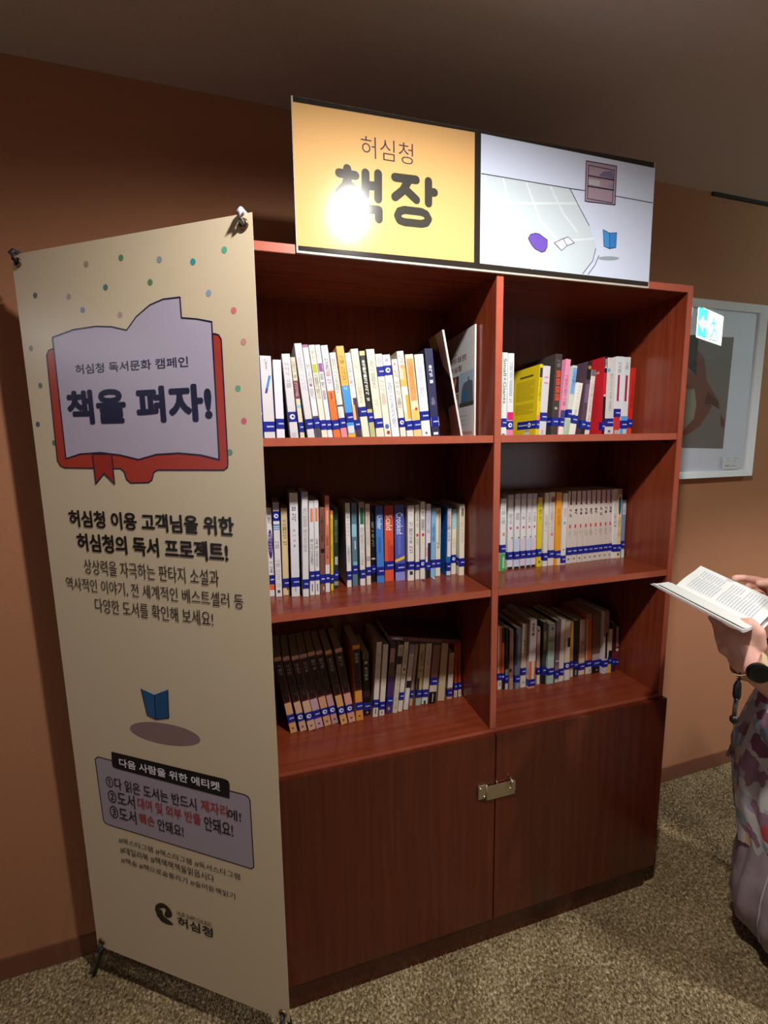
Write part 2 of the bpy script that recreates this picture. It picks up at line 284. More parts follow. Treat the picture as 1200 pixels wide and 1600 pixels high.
BOOKS = [
('A', 0.0205, 0.0286, 0.0081, 0.2236, 0.0074, 0.14, '1c41a8', 'r .88 .95 .1 .9 cfe0f2|r .62 .83 .3 .7 5f86cf|r .27 .3 .1 .9 b9cdea', 'slim royal blue book beside the banner, first on the top left shelf'),
('A', 0.0306, 0.0571, 0.0265, 0.2022, 0, 0.14, 'cfcfd4', 'l .10|s .55 .77|t .86 .96 9a9aa6|r .84 .93 .5 .56 555566', 'thick white book with a slanting blue streak on its spine'),
('A', 0.0608, 0.0806, 0.0198, 0.1938, 0, 0.14, 'dcdcea', 'l .14', 'plain pale lavender book just right of the one with the blue streak'),
('A', 0.0951, 0.115, 0.0198, 0.2086, -0.0579, 0.14, 'cfcfd4', 'l .21 logo|t .55 .9 8c8c98|r .03 .08 .2 .8 b9b9c4', 'thick white book with its blue label set high and a white swirl'),
('A', 0.1195, 0.1304, 0.0109, 0.2014, -0.0759, 0.14, 'd3ccb4', 'b .5 .72 7c2f45|b .39 .42 86b8cc|l .09|t .74 .95 8f8468|t .52 .7 e0c9c9', 'narrow cream book with a maroon middle panel, behind its neighbours'),
('A', 0.1384, 0.1563, 0.0178, 0.2351, -0.1014, 0.14, 'cfcfd4', 'l .11|t .5 .9 b9b9c4', 'tallest white paperback of the top left shelf with faint grey title'),
('A', 0.1592, 0.1733, 0.014, 0.2332, -0.1087, 0.14, 'e2e2e4', 'b .97 1 9b5f86|b 0 .25 4a4652|l .12|t .42 .8 8a8a94|e .56 .59 .3 .7 b03a50', 'white paperback with mauve top edge and dark grey foot'),
('A', 0.1751, 0.1895, 0.0143, 0.2331, -0.1066, 0.14, 'dedbc9', 'l .1|r .71 .8 .1 .9 a9b43a|t .82 .95 9a9a8c|t .4 .7 4a4a44', 'cream paperback with an olive green tag near its top'),
('A', 0.1907, 0.203, 0.0122, 0.234, -0.1066, 0.14, 'dddde0', 'l .1|r .72 .81 .1 .9 8b3f97|t .83 .95 8c8c90|t .4 .7 4a4a44', 'white paperback with a purple tag near its top'),
('A', 0.2059, 0.2237, 0.0177, 0.2334, -0.1123, 0.14, 'cfcfd4', 'b 0 .52 e2702c|l .1|t .72 .86 54546a|t .56 .72 c03f66|r .43 .5 .4 .6 8a3a1e', 'white book with bright orange lower half and pink lettering'),
('A', 0.2261, 0.2415, 0.0153, 0.2166, -0.1135, 0.14, 'dbd9d2', 'b 0 .25 e88592|l .13|t .52 .93 9a9a90|r .38 .4 0 1 3d4552', 'off-white book with pink foot and sparse grey characters'),
('A', 0.2444, 0.2638, 0.0193, 0.2333, -0.1097, 0.14, 'e6a94a', 'b 0 .58 3c93d8|b 0 .05 eaa92c|r .06 .14 .1 .9 cfd2d4|l .18|t .62 .9 7d5f2a|t .5 .57 d2e6f6', 'book with yellow-orange upper half over a sky blue lower half'),
('A', 0.2651, 0.2797, 0.0145, 0.2173, -0.1112, 0.14, 'dcdcea', 'r .05 .48 .3 1 4a2a4c|b 0 .12 3a3040|r .2 .4 0 .5 e8b37c|l .11|t .6 .9 8c8ca4', 'pale lavender book with a dark purple figure printed below'),
('A', 0.2826, 0.302, 0.0192, 0.2278, -0.1161, 0.14, 'e2dec8', 'l .25|t .37 .68 b5ae90|t .76 .92 c2b59a', 'tall cream book with blue label a quarter up its spine'),
('A', 0.3037, 0.3179, 0.0141, 0.2236, -0.1125, 0.14, '23221f', 'b .95 1 b9c07e|b 0 .34 b5b582|l .19|t .4 .9 f0ece0 b', 'black book with bold white title and olive green foot'),
('A', 0.3201, 0.3422, 0.0219, 0.2284, -0.1028, 0.14, 'dedbc6', 'l .12|t .52 .88 8d8a78|t .34 .45 a9a690', 'tall cream book with a slim grey title and a low blue label'),
('A', 0.3437, 0.3619, 0.018, 0.2176, -0.1047, 0.14, 'e4dfcd', 'l .74|t .4 .7 d98c80|r .88 .96 .15 .85 b4b8c8|e .11 .17 .2 .8 3c6cae|e .04 .09 .35 .85 8a4630', 'cream book with pink title and a small blue round picture at the foot'),
('A', 0.3641, 0.385, 0.0208, 0.2165, -0.1113, 0.14, 'ececf2', 'l .76 logo|t .06 .68 8288b4|r .92 .95 .3 .7 9c9ca8', 'white book with blue label near its top and long bluish handwriting'),
('A', 0.3881, 0.404, 0.0158, 0.2057, -0.1142, 0.14, 'e0ddd0', 'l .14 logo|t .35 .86 4f6054|e .93 .95 .35 .65 b8342c', 'narrow ivory book with a tiny red dot above green lettering'),
('A', 0.4062, 0.425, 0.0187, 0.2272, -0.1182, 0.14, 'e6e0d4', 'b .6 .84 f1b356|r .68 .84 0 .6 e6c6ae|t .8 .95 c23430|r .22 .5 .5 1 eaa83a|r .15 .3 0 .5 eed6a0|l .09', 'white and orange patchwork book with red title characters'),
('A', 0.4263, 0.4492, 0.0228, 0.2195, -0.1083, 0.14, 'efd9b4', 'r .45 .95 .1 .9 e6995c|b 0 .12 eec88c|r .1 .35 .1 .9 f1c069|l .1|e .33 .37 .5 .8 b8242c|t .55 .9 cd7436', 'cream book washed with orange watercolour and tiny red marks'),
('A', 0.4506, 0.476, 0.0253, 0.2203, -0.0994, 0.14, 'e9ebf0', 'l .21|t .5 .9 a0a4b8|r .04 .07 .4 .6 55555c', 'clean bluish white book just left of the navy one'),
('A', 0.4792, 0.5023, 0.0231, 0.2365, -0.0893, 0.14, '2b3052', 'l .13 edge|t .58 .82 e6e8f0 b|t .36 .46 9fa6c0|r .03 .06 .2 .8 dfe2ea', 'navy book with large white title near the brochures'),
('B', 0.6991, 0.7155, 0.0164, 0.2375, 0, 0.15, 'dfe4e2', 'l .12|x .4 .93 Small+Giants 4a7466|r .02 .04 .1 .7 70767a', 'white book with green English title reading down, beside the divider'),
('B', 0.7177, 0.7373, 0.0195, 0.2362, 0, 0.15, 'dde0e2', 'b .2 .3 d11a72|b .02 .09 e07aa8|l .09 logo|t .4 .9 8590a0', 'white book with a bright magenta band above its blue label'),
('B', 0.8138, 0.8248, 0.011, 0.2092, 0.0447, 0.15, 'd8c21c', 'l .11 wide|r .82 .95 .1 .9 2e2f4c|t .5 .8 4d4a20|r .22 .3 0 1 e08a78', 'yellow book standing proud of a gap, its yellow side cover showing'),
('B', 0.8256, 0.8491, 0.0235, 0.2046, 0.0484, 0.15, 'cfcfd4', 'l .22|r .83 .85 .2 .8 d08a94|r .75 .77 .2 .8 d08a94|r .03 .09 .3 .6 c8a9a9', 'white book with two small pink lines, right of the yellow one'),
('B', 0.8678, 0.8905, 0.0226, 0.2399, 0.035, 0.15, '423a38', 'l .13 wide|B .4 .8 d6492c|t .84 .93 9c948e|r .33 .36 .3 .7 a8a4a0', 'dark brown book with large orange-red blocks of lettering'),
('B', 0.8927, 0.9091, 0.0164, 0.2266, 0.0893, 0.15, 'e58fb0', 'b .24 .34 3f477c|b 0 .12 e8e2d2|b .2 .24 e88a96|l .13|t .4 .8 8d5a80', 'pink book leaning right with a dark blue band low on it'),
('B', 0.9167, 0.9312, 0.0144, 0.2091, 0.1033, 0.15, 'cdd6cb', 'r .6 .97 0 1 7aa6dc|b 0 .24 a5c4a2|l .26|r .3 .38 0 1 6d8f54|t .7 .9 3c5f98', 'leaning book with a light blue upper half and pale green foot'),
('B', 0.9321, 0.9534, 0.0211, 0.159, 0.1377, 0.15, 'e6e6de', 'l .23|t .35 .95 b4b4a4|r .34 .4 .1 .5 8a8e84', 'shorter round-spined white book leaning right on the top right shelf'),
('B', 0.9707, 0.9879, 0.0172, 0.2216, 0.0821, 0.15, '54404f', 'b .76 1 1c1a17|e .9 .95 .2 .9 a8843c|r .45 .7 .2 .9 77607e|b 0 .1 2a2422|l .1', 'dark leaning book with a black top and a small gold dot'),
('B', 0.9898, 1.0058, 0.0159, 0.1977, 0.0744, 0.15, 'dccfcc', 'b .91 1 6f6870|l .09|t .2 .8 b3a6a4', 'slim pale pink book with a grey top, leaning against the red one'),
('B', 1.0515, 1.0623, 0.0109, 0.2383, -0.0063, 0.15, 'c1242e', 'b .8 1 1b1a1c|t .82 .97 e8e8ea b|b 0 .5 271018|e .5 .53 .2 .8 e6e0e0|l .07 wide|l .07', 'red hardback with its whole red side cover turned into view'),
('B', 1.0635, 1.0941, 0.0306, 0.2361, 0, 0.15, 'cfd1cd', 'l .12|r .82 .86 0 .3 4aa6d8|t .25 .8 9a8c9c|r .04 .07 .4 .7 8a4a70', 'thick pale grey book with a small light blue tab, right of the red hardback'),
('B', 1.0951, 1.1201, 0.0251, 0.241, 0, 0.15, 'd9dee2', 'b 0 .24 c8322e|r 0 .07 .2 1 b8b2ac|l .24|r .44 .77 .3 .6 a3123e|t .8 .93 6a7078', 'white book with crimson flame logo and a red foot'),
('B', 1.1213, 1.1488, 0.0275, 0.24, 0, 0.15, 'd9dee2', 'b 0 .25 4aa3e0|r 0 .08 .4 .9 c6c8ca|l .09|r .44 .77 .4 .7 a3123e|t .8 .93 6a7078', 'white book with crimson flame logo and a sky blue foot'),
('B', 1.1501, 1.1664, 0.0164, 0.208, 0.0277, 0.15, 'c3241e', 'l .12|t .4 .8 7e1812|r 0 .1 0 1 d2462a', 'short red book at the far right end of the top right shelf'),
('C', 0.0207, 0.0339, 0.0132, 0.2342, 0.0142, 0.1397, 'dedee4', 'l .14|b .07 .14 e2684a|e .43 .76 .1 .95 45247e|t .8 .95 4c4c58|t .27 .4 55555e|t .5 .72 e4dcf0', 'white book with a long purple oval, leftmost on the middle left shelf'),
('C', 0.036, 0.0519, 0.0159, 0.248, 0.0184, 0.1307, 'dedfe2', 'b .92 1 a8a0aa|l .81 logo|b .755 .775 4e8fc9|b .735 .745 4e8fc9|b .715 .725 4e8fc9|t .5 .6 9a9aa2|t .1 .4 c4a8b0|r .04 .07 .3 .7 44444c', 'white book with navy label at the top and three light blue stripes'),
('C', 0.0549, 0.0712, 0.0163, 0.2314, 0.0232, 0.1356, 'dcc79a', 'l .09|t .57 .88 3a3420|r .06 .09 .6 .9 6e5c40', 'tan book with black brush lettering'),
('C', 0.0758, 0.0965, 0.0207, 0.2714, 0.0259, 0.116, 'dcdce2', 'l .1|t .72 .87 3c3c44|t .44 .66 8a8a94 s|r .05 .1 .4 .6 b0b0ba', 'thick tall white book with a round foot and sparse characters'),
('C', 0.1037, 0.119, 0.0153, 0.2741, 0.0338, 0.1071, 'dcdcdf', 'b .93 1 a8aed2|l .08|t .42 .85 b8a6b0', 'tallest white book of the middle left shelf with lilac top'),
('C', 0.1226, 0.135, 0.0124, 0.2502, 0.0312, 0.1126, 'dededf', 'l .16|r .78 .92 .25 .8 e4825a|t .3 .6 6a6a72|r .04 .12 .4 .6 4c4c54', 'left one of two matching white books with orange titles'),
('C', 0.1366, 0.148, 0.0114, 0.2508, 0.0264, 0.1121, 'dededf', 'l .16|r .78 .92 .25 .8 e4825a|t .3 .6 6a6a72|r .04 .12 .4 .6 4c4c54', 'right one of two matching white books with orange titles'),
('C', 0.1501, 0.163, 0.013, 0.2292, 0.0312, 0.1179, '7a4e44', 'l .12|t .6 .9 3c2622|r .48 .53 .2 .9 15100f|r .04 .08 .6 .8 cfc2b8', 'brown book with a small black square, middle left shelf'),
('C', 0.1651, 0.1768, 0.0116, 0.2596, 0.0306, 0.1254, 'cf7e60', 'b 0 .29 dedad8|l .1|r .7 .85 .4 .7 eeb49c|t .35 .6 8c4630', 'tall salmon pink book with a white foot'),
('C', 0.181, 0.1881, 0.0071, 0.2189, 0.028, 0.1346, 'dcc82c', 'b .95 1 d08028|l .09|t .4 .9 a89a20', 'very thin yellow book, middle left shelf'),
('C', 0.1914, 0.2033, 0.0119, 0.2232, 0.0321, 0.1479, '20332a', 'l .12|t .55 .85 8ca060|r .3 .4 .2 .9 aab0a8|b .04 .09 8a9a84', 'dark green book before the gap in the middle left row'),
('C', 0.2281, 0.2405, 0.0124, 0.235, 0.0084, 0.1479, 'e0e0e2', 'l .09|t .6 .9 44444c s|t .3 .5 9a9aa2', 'slim white book right of the gap, black characters well apart'),
('C', 0.2445, 0.2588, 0.0143, 0.2337, 0.0126, 0.1509, '587a8c', 'l .15|r .6 .75 0 .9 8fc4d4|r .2 .3 .2 1 7fb4c4|r .45 .55 .5 .7 d6e0e4', 'grey-teal book with a misty painted spine'),
('C', 0.2657, 0.28, 0.0143, 0.2349, 0.0094, 0.1496, 'dfdcd8', 'l .09|r .74 .94 .2 .9 17704c|b .94 1 b49a98|t .25 .7 aaa6a0', 'white book with a dark green tag at the top'),
('C', 0.2843, 0.2965, 0.0122, 0.2293, 0.0072, 0.1496, 'dcd0c4', 'l .12|t .5 .95 a89a90|r .3 .36 0 1 b6a6a4', 'beige book between the green-tagged one and the black one'),
('C', 0.305, 0.3153, 0.0103, 0.2214, 0, 0.1708, '141214', 'l .12|t .45 .9 c4bca8|r .3 .32 0 1 c8c0b0', 'narrow black book left of the blue, red and indigo trio'),
('C', 0.317, 0.338, 0.021, 0.2201, 0, 0.1586, '3f7fd0', 'x .7 .88 Under e4eaf6|b .9 1 3f5cb4|l .1|r .4 .6 .3 .6 3266b4', 'bright blue book, first of the three colourful novels'),  # darker violet top band paints the shelf's shadow onto the spine
('C', 0.3407, 0.3673, 0.0266, 0.2198, 0.01, 0.1621, 'dc5434', 'x .68 .88 Scald f0e2dc|r .25 .48 .5 1 c43a34|b .88 1 b83c34|l .16|r .3 .55 .35 .6 c04630', 'orange-red book, second of the three colourful novels'),
('C', 0.3715, 0.4004, 0.0289, 0.2204, 0, 0.1594, '4c58b4', 'x .62 .9 Crooked e0e4f4|w .25 .33 e4bf4a|b 0 .12 8a90d8|l .12|r .35 .6 .3 .6 6670c4', 'indigo book with a yellow wave, third of the three colourful novels'),
('C', 0.4049, 0.4237, 0.0188, 0.2183, 0.0107, 0.1475, 'e2e0dc', 'l .15|t .35 .78 33333a|t .8 .95 d08484|r .08 .13 .3 .8 2c3438', 'white book with black handwriting across its spine and a small dark drawing'),
('C', 0.4299, 0.4422, 0.0123, 0.2184, 0.0081, 0.153, 'ddd8cc', 'l .13|e .58 .62 .2 .8 cc3a50|t .66 .93 a09c90|t .45 .55 6a6860', 'narrow cream book with a small red circle, middle left shelf'),
('C', 0.4443, 0.4582, 0.0139, 0.2269, 0.0123, 0.151, 'dfdcd6', 'l .15 logo|t .6 .92 3a3a3a|r .56 .6 .3 .8 cc2a3c|e .46 .54 .2 .8 e0d6a0|M black', 'off-white book with a red mark and a black ribbon marker'),
('C', 0.462, 0.4761, 0.014, 0.219, 0.0192, 0.1548, 'dddcea', 'r .05 .48 .4 1 2c1c38|b .3 .42 e8b0a0|b 0 .2 1b1a1e|r .2 .48 .5 1 2c1c38|l .11|t .6 .9 9c9cb4', 'lavender book with a black silhouette and black foot'),
('C', 0.4798, 0.4937, 0.0139, 0.2045, 0.0194, 0.1588, '80b4dc', 'l .14|t .5 .78 3c74b0|M white', 'light blue book with a white ribbon marker hanging out'),
('C', 0.4979, 0.513, 0.015, 0.2041, 0.0129, 0.166, 'e2dfc8', 'l .13|r .45 1 .6 .75 8c2434|t .4 .5 6a6684', 'cream book with a dark red ribbon line down its spine'),
('C', 0.527, 0.5411, 0.0141, 0.2089, 0.0163, 0.1559, '1464b4', 'r .28 .97 .2 1 e2dcd8|t .62 .9 c8505a|t .5 .7 4a5a78|l .08|r .01 .07 .1 1 c4d0dc', 'blue book with a white paper panel, its blue side showing'),
('C', 0.5486, 0.5627, 0.0141, 0.198, 0.0136, 0.1659, 'dedcc4', 'b .7 1 a6cdd0|l .18 logo|t .35 .55 9c9a84', 'pale book with aqua upper third, near the right end of the middle left shelf'),
('C', 0.5663, 0.5824, 0.0161, 0.2134, 0.0061, 0.1487, 'e4dcc8', 'l .13 wide|t .45 .95 a49a84|r .84 .95 .3 .8 6a6048', 'cream book with grey title, rightmost on the middle left shelf'),
('D', 0.7006, 0.7194, 0.0187, 0.2232, 0, 0.1477, 'dfe2e4', 'b 0 .25 4ca45c|r .04 .2 .5 .8 a8dcae|l .26|t .6 .88 7c8490|e .49 .54 .4 .8 e08a50', 'white book with a green foot beside the centre divider'),
('D', 0.7339, 0.7515, 0.0176, 0.2321, 0, 0.1603, 'e0e0e2', 'b 0 .4 d9d9e4|b 0 .03 1c1620|l .13|t .6 .75 8a8a94|r .54 .57 .35 .7 c23a5a|e .41 .43 .7 .95 2a2a34|b .93 1 bdb7d0', 'leftmost of the five slim white volumes with tinted lower spines'),
('D', 0.7553, 0.7727, 0.0174, 0.2342, 0, 0.1568, 'e0e0e2', 'b 0 .4 c3d3ea|b 0 .03 1c1620|l .13|t .6 .75 8a8a94|r .54 .57 .35 .7 c23a5a|e .41 .43 .7 .95 2a2a34|b .93 1 bdb7d0', 'second from left of the five slim white volumes with tinted lower spines'),
('D', 0.7788, 0.7954, 0.0165, 0.2335, 0, 0.1593, 'e0e0e2', 'b 0 .4 dac9de|b 0 .03 1c1620|l .13|t .6 .75 8a8a94|r .54 .57 .35 .7 c23a5a|e .41 .43 .7 .95 2a2a34|b .93 1 bdb7d0', 'middle one of the five slim white volumes with tinted lower spines'),
('D', 0.7998, 0.8156, 0.0158, 0.2329, 0, 0.159, 'e0e0e2', 'b 0 .4 c3d3ea|b 0 .03 1c1620|l .13|t .6 .75 8a8a94|r .54 .57 .35 .7 c23a5a|e .41 .43 .7 .95 2a2a34|b .93 1 bdb7d0', 'second from right of the five slim white volumes with tinted lower spines'),
('D', 0.8182, 0.8335, 0.0153, 0.2324, 0, 0.1594, 'e0e0e2', 'b 0 .4 dec9de|b 0 .03 1c1620|l .13|t .6 .75 8a8a94|r .54 .57 .35 .7 c23a5a|e .41 .43 .7 .95 2a2a34|b .93 1 bdb7d0', 'rightmost of the five slim white volumes with tinted lower spines'),
('D', 0.8361, 0.8501, 0.014, 0.2199, -0.0086, 0.1538, 'e0cc1e', 'l .15|t .65 .9 4a4414|r .05 .09 .3 .7 6a6014', 'bright yellow book between the five-volume set and two white books'),
('D', 0.8556, 0.8709, 0.0154, 0.2336, 0, 0.1519, 'deddd4', 'l .08|t .4 .7 aaa8a0', 'white book right of the yellow one with a plain faint title'),
('D', 0.8757, 0.8954, 0.0196, 0.2346, -0.0109, 0.1528, 'ddd3cf', 'l .11|e .86 .94 .3 1 a8434c|t .42 .82 a8a09c|e .41 .45 .3 .8 d8788e', 'white book with a dusty red circle at the top'),
('D', 0.8974, 0.9175, 0.02, 0.2335, -0.0094, 0.149, 'eaa224', 'l .1|r 0 .1 .4 1 dcd2c4|t .55 .78 c87e1c', 'orange-yellow book on the middle right shelf'),
('D', 0.9222, 0.9392, 0.017, 0.2286, 0, 0.152, 'dedfdd', 'l .02|e .57 .61 .3 .7 5c98d4|t .65 .8 e09aa4|r .2 .22 .4 .6 3c3c44', 'white book with a light blue spot left of the nine-volume set'),
('D', 0.9441, 0.9637, 0.0196, 0.2343, 0, 0.1556, 'd6cbc2', 'r .83 1 .35 .7 8a2f4c|e .81 .845 .3 .75 5c3048|t .63 .76 2a2430 b|r .49 .54 .35 .65 cc3646|t .36 .46 b0a49c|l .12|r .05 .07 .3 .6 5a4c4c', 'first from left of the nine matching beige volumes with plum stripes'),
('D', 0.9653, 0.9837, 0.0184, 0.234, 0, 0.1561, 'd6cbc2', 'r .83 1 .35 .7 8a2f4c|e .81 .845 .3 .75 5c3048|t .63 .76 2a2430 b|r .49 .54 .35 .65 cc3646|t .36 .46 b0a49c|l .12|r .05 .07 .3 .6 5a4c4c', 'second from left of the nine matching beige volumes with plum stripes'),
('D', 0.9871, 1.005, 0.0179, 0.2337, -0.0128, 0.1562, 'd6cbc2', 'r .83 1 .35 .7 8a2f4c|e .81 .845 .3 .75 5c3048|t .63 .76 2a2430 b|r .49 .54 .35 .65 cc3646|t .36 .46 b0a49c|l .12|r .05 .07 .3 .6 5a4c4c', 'third from left of the nine matching beige volumes with plum stripes'),
('D', 1.0083, 1.0268, 0.0185, 0.2333, -0.024, 0.1565, 'd6cbc2', 'r .83 1 .35 .7 8a3f80|e .81 .845 .3 .75 5c3048|t .63 .76 2a2430 b|r .49 .54 .35 .65 cc3646|t .36 .46 b0a49c|l .12|r .05 .07 .3 .6 5a4c4c', 'fourth from left of the nine matching beige volumes with plum stripes'),
('D', 1.0291, 1.0468, 0.0177, 0.2331, -0.0288, 0.1572, 'd6cbc2', 'r .83 1 .35 .7 8a3f80|e .81 .845 .3 .75 5c3048|t .63 .76 2a2430 b|r .49 .54 .35 .65 cc3646|t .36 .46 b0a49c|l .12|r .05 .07 .3 .6 5a4c4c', 'fifth from left of the nine matching beige volumes with plum stripes'),
('D', 1.0486, 1.0673, 0.0188, 0.2328, -0.0307, 0.1582, 'd6cbc2', 'r .83 1 .35 .7 8a3f80|e .81 .845 .3 .75 5c3048|t .63 .76 2a2430 b|r .49 .54 .35 .65 cc3646|t .36 .46 b0a49c|l .12|r .05 .07 .3 .6 5a4c4c', 'sixth from left of the nine matching beige volumes with plum stripes'),
('D', 1.0688, 1.0882, 0.0194, 0.2325, -0.0317, 0.1591, 'd6cbc2', 'r .83 1 .35 .7 8a2f4c|e .81 .845 .3 .75 5c3048|t .63 .76 2a2430 b|r .49 .54 .35 .65 cc3646|t .36 .46 b0a49c|l .12|r .05 .07 .3 .6 5a4c4c', 'seventh from left of the nine matching beige volumes with plum stripes'),
('D', 1.09, 1.1082, 0.0182, 0.2323, -0.0336, 0.16, 'd6cbc2', 'r .83 1 .35 .7 8a3f80|e .81 .845 .3 .75 5c3048|t .63 .76 2a2430 b|r .49 .54 .35 .65 cc3646|t .36 .46 b0a49c|l .12|r .05 .07 .3 .6 5a4c4c', 'eighth from left of the nine matching beige volumes with plum stripes'),
('D', 1.1105, 1.1271, 0.0166, 0.2321, -0.0362, 0.1613, 'd6cbc2', 'r .83 1 .35 .7 8a3f80|e .81 .845 .3 .75 5c3048|t .63 .76 2a2430 b|r .49 .54 .35 .65 cc3646|t .36 .46 b0a49c|l .12|r .05 .07 .3 .6 5a4c4c', 'ninth from left of the nine matching beige volumes with plum stripes'),
('D', 1.1281, 1.1428, 0.0147, 0.2327, -0.0392, 0.1585, 'dfe0e2', 'l .1|t .75 .95 9a4a5c|t .5 .75 8a8aa0|e .46 .49 .4 .7 3a3a5c', 'white book right of the nine-volume set, mauve title'),
('D', 1.1433, 1.1588, 0.0155, 0.233, -0.028, 0.157, 'e2d3a4', 'b .92 1 a88a70|l .1|e .63 .9 .1 .85 1c5a78|t .3 .6 b8a878|r .04 .07 .2 .6 3a3434', 'pale yellow book with a dark teal oval near the top'),
('D', 1.1637, 1.1759, 0.0121, 0.1948, -0.017, 0.1589, '7c8cac', 'b 0 .14 d8dcdc|b .75 .95 c8d4e0|l .17|t .75 1 303c58', 'slate blue book at the right end of the middle right shelf'),
('E', 0.0541, 0.0725, 0.0182, 0.2314, -0.144, 0.1465, 'd8a672', 'b .40 .95 5a1c1c|r .42 .93 .12 .88 0f0c0c|t .72 .9 9a948c b|t .48 .62 5c5650|l .14|r .05 .07 .35 .65 5a4438', 'leftmost of nine black-and-peach volumes on the bottom left shelf'),
('E', 0.0808, 0.0994, 0.0183, 0.2307, -0.1646, 0.1453, 'd6ab90', 'b .40 .95 5a1c1c|r .42 .93 .12 .88 0f0c0c|t .72 .9 9a948c b|t .48 .62 5c5650|l .14 logo|r .05 .07 .35 .65 5a4438', 'second from left of nine black-and-peach volumes on the bottom left shelf'),
('E', 0.1038, 0.1243, 0.0202, 0.2309, -0.1644, 0.1422, 'd8b090', 'b .40 .95 5a1c1c|r .42 .93 .12 .88 0f0c0c|t .72 .9 9a948c b|t .48 .62 5c5650|l .14 logo|r .05 .07 .35 .65 5a4438', 'third from left, dusty pink foot, of nine black-and-peach volumes on the bottom left shelf'),
('E', 0.1257, 0.1463, 0.0203, 0.2304, -0.1631, 0.1456, 'c9a2b0', 'b .40 .95 5a1c1c|r .42 .93 .12 .88 0f0c0c|t .72 .9 9a948c b|t .48 .62 5c5650|l .14|r .05 .07 .35 .65 5a4438', 'fourth from left, mauve foot, of nine black-and-peach volumes on the bottom left shelf'),
('E', 0.1496, 0.1693, 0.0195, 0.2323, -0.1673, 0.1488, 'd6a07c', 'b .40 .95 5a1c1c|r .42 .93 .12 .88 0f0c0c|t .72 .9 9a948c b|t .48 .62 5c5650|l .14 logo|r .05 .07 .35 .65 5a4438', 'fifth from left of nine black-and-peach volumes on the bottom left shelf'),
('E', 0.172, 0.1908, 0.0185, 0.231, -0.1666, 0.1525, 'c99a98', 'b .40 .95 5a1c1c|r .42 .93 .12 .88 0f0c0c|t .72 .9 9a948c b|t .48 .62 5c5650|l .14 logo|r .05 .07 .35 .65 5a4438', 'sixth from left, pinkish foot, of nine black-and-peach volumes on the bottom left shelf'),
('E', 0.1959, 0.2152, 0.0191, 0.2336, -0.1658, 0.141, 'dca468', 'b .40 .95 5a1c1c|r .42 .93 .12 .88 0f0c0c|t .72 .9 9a948c b|t .48 .62 5c5650|l .14 logo|r .05 .07 .35 .65 5a4438', 'seventh from left of nine black-and-peach volumes on the bottom left shelf'),
('E', 0.2188, 0.2391, 0.02, 0.233, -0.1421, 0.1438, 'd8a088', 'b .40 .95 5a1c1c|r .42 .93 .12 .88 0f0c0c|t .72 .9 9a948c b|t .48 .62 5c5650|l .14 logo|r .05 .07 .35 .65 5a4438', 'eighth from left of nine black-and-peach volumes on the bottom left shelf'),
('E', 0.2415, 0.2624, 0.0209, 0.2323, -0.0197, 0.1476, 'dc9838', 'b .40 .95 5a1c1c|r .42 .93 .12 .88 0f0c0c|t .72 .9 9a948c b|t .48 .62 5c5650|l .14|r .05 .07 .35 .65 5a4438', 'rightmost, upright and orange-footed, of nine black-and-peach volumes on the bottom left shelf'),
('E', 0.2684, 0.2878, 0.0194, 0.1973, 0, 0.1634, '0d0c0e', 'b .9 1 5c4630|t .55 .87 cfc6b4 b|r .3 .4 0 1 3c1a20|l .09|e .03 .07 .3 .7 a07878', 'black book with brown top right of the nine peach volumes'),
('E', 0.291, 0.3062, 0.0152, 0.2312, 0.0772, 0.149, 'd8cfc8', 'l .13|t .5 .85 a89c98|r .04 .11 .4 .6 4c4c50', 'slim white book, left one of the pair beside the purple book'),
('E', 0.3106, 0.3261, 0.0155, 0.2213, 0.0797, 0.1493, 'd9cfc0', 'l .09|t .4 .55 b0a698|r .03 .06 .4 .6 4c4c50', 'slim cream book, right one of the pair beside the purple book'),
('E', 0.3318, 0.3509, 0.019, 0.2166, 0.087, 0.1536, '4a2a66', 'r .72 .94 .1 .8 b88a78|r .55 .74 0 .9 5c4a38|b .94 1 1a1614|l .13|r .05 .09 .3 .6 b0a0c4', 'purple book with a figure in skin tones on its spine'),
('E', 0.3515, 0.3663, 0.0146, 0.2126, 0.1091, 0.1498, 'cfc4b0', 'b .72 .84 15141c|t .84 .97 3c3a38|t .4 .6 8a7f70|t .05 .35 b0a48c', 'cream book with a black band near its top and no blue label'),
('E', 0.3691, 0.3827, 0.0136, 0.218, 0.1132, 0.1522, 'd8cbb4', 'l .17|e .59 .63 .3 .8 8c2c24|t .65 .9 8c6c58|t .47 .55 4c3c34', 'ivory book with a small dark red circle, bottom left shelf'),
('E', 0.3878, 0.4024, 0.0145, 0.2057, 0.1229, 0.1553, 'cfc8c4', 'b .34 .45 10101a|b .86 1 8c8488|t .5 .82 9a8c84|r .1 .3 .3 .7 dcdcd8', 'pale book with a black band below its middle'),
('E', 0.4114, 0.4212, 0.0097, 0.1983, 0.1155, 0.171, 'a08c74', 'l .13|b 0 .12 c89878', 'thin brownish book between the black-banded one and the olive one'),
('E', 0.4301, 0.4467, 0.0166, 0.1973, 0.0885, 0.1658, 'b4a47c', 'l .13|t .5 .9 3c3424|b 0 .12 a8b8a4|r .13 .45 0 .4 2c1c1c', 'olive tan book with dark title, bottom left shelf'),
('E', 0.4502, 0.469, 0.0188, 0.1959, 0.0901, 0.1662, 'd4c0ac', 'l .12|t .4 .9 a89080|b 0 .11 d6dcdc|r 0 .06 .3 .7 3c4448', 'pinkish white book, its foot pale with a small grey drawing'),
('E', 0.4704, 0.4938, 0.0233, 0.1882, 0.1043, 0.1629, '8c6458', 'b 0 .2 0d0c0e|b .2 .32 cfc4b0|r .02 .17 .5 .62 c4c4c4|l .32', 'brown book with a black foot and a cream stripe'),
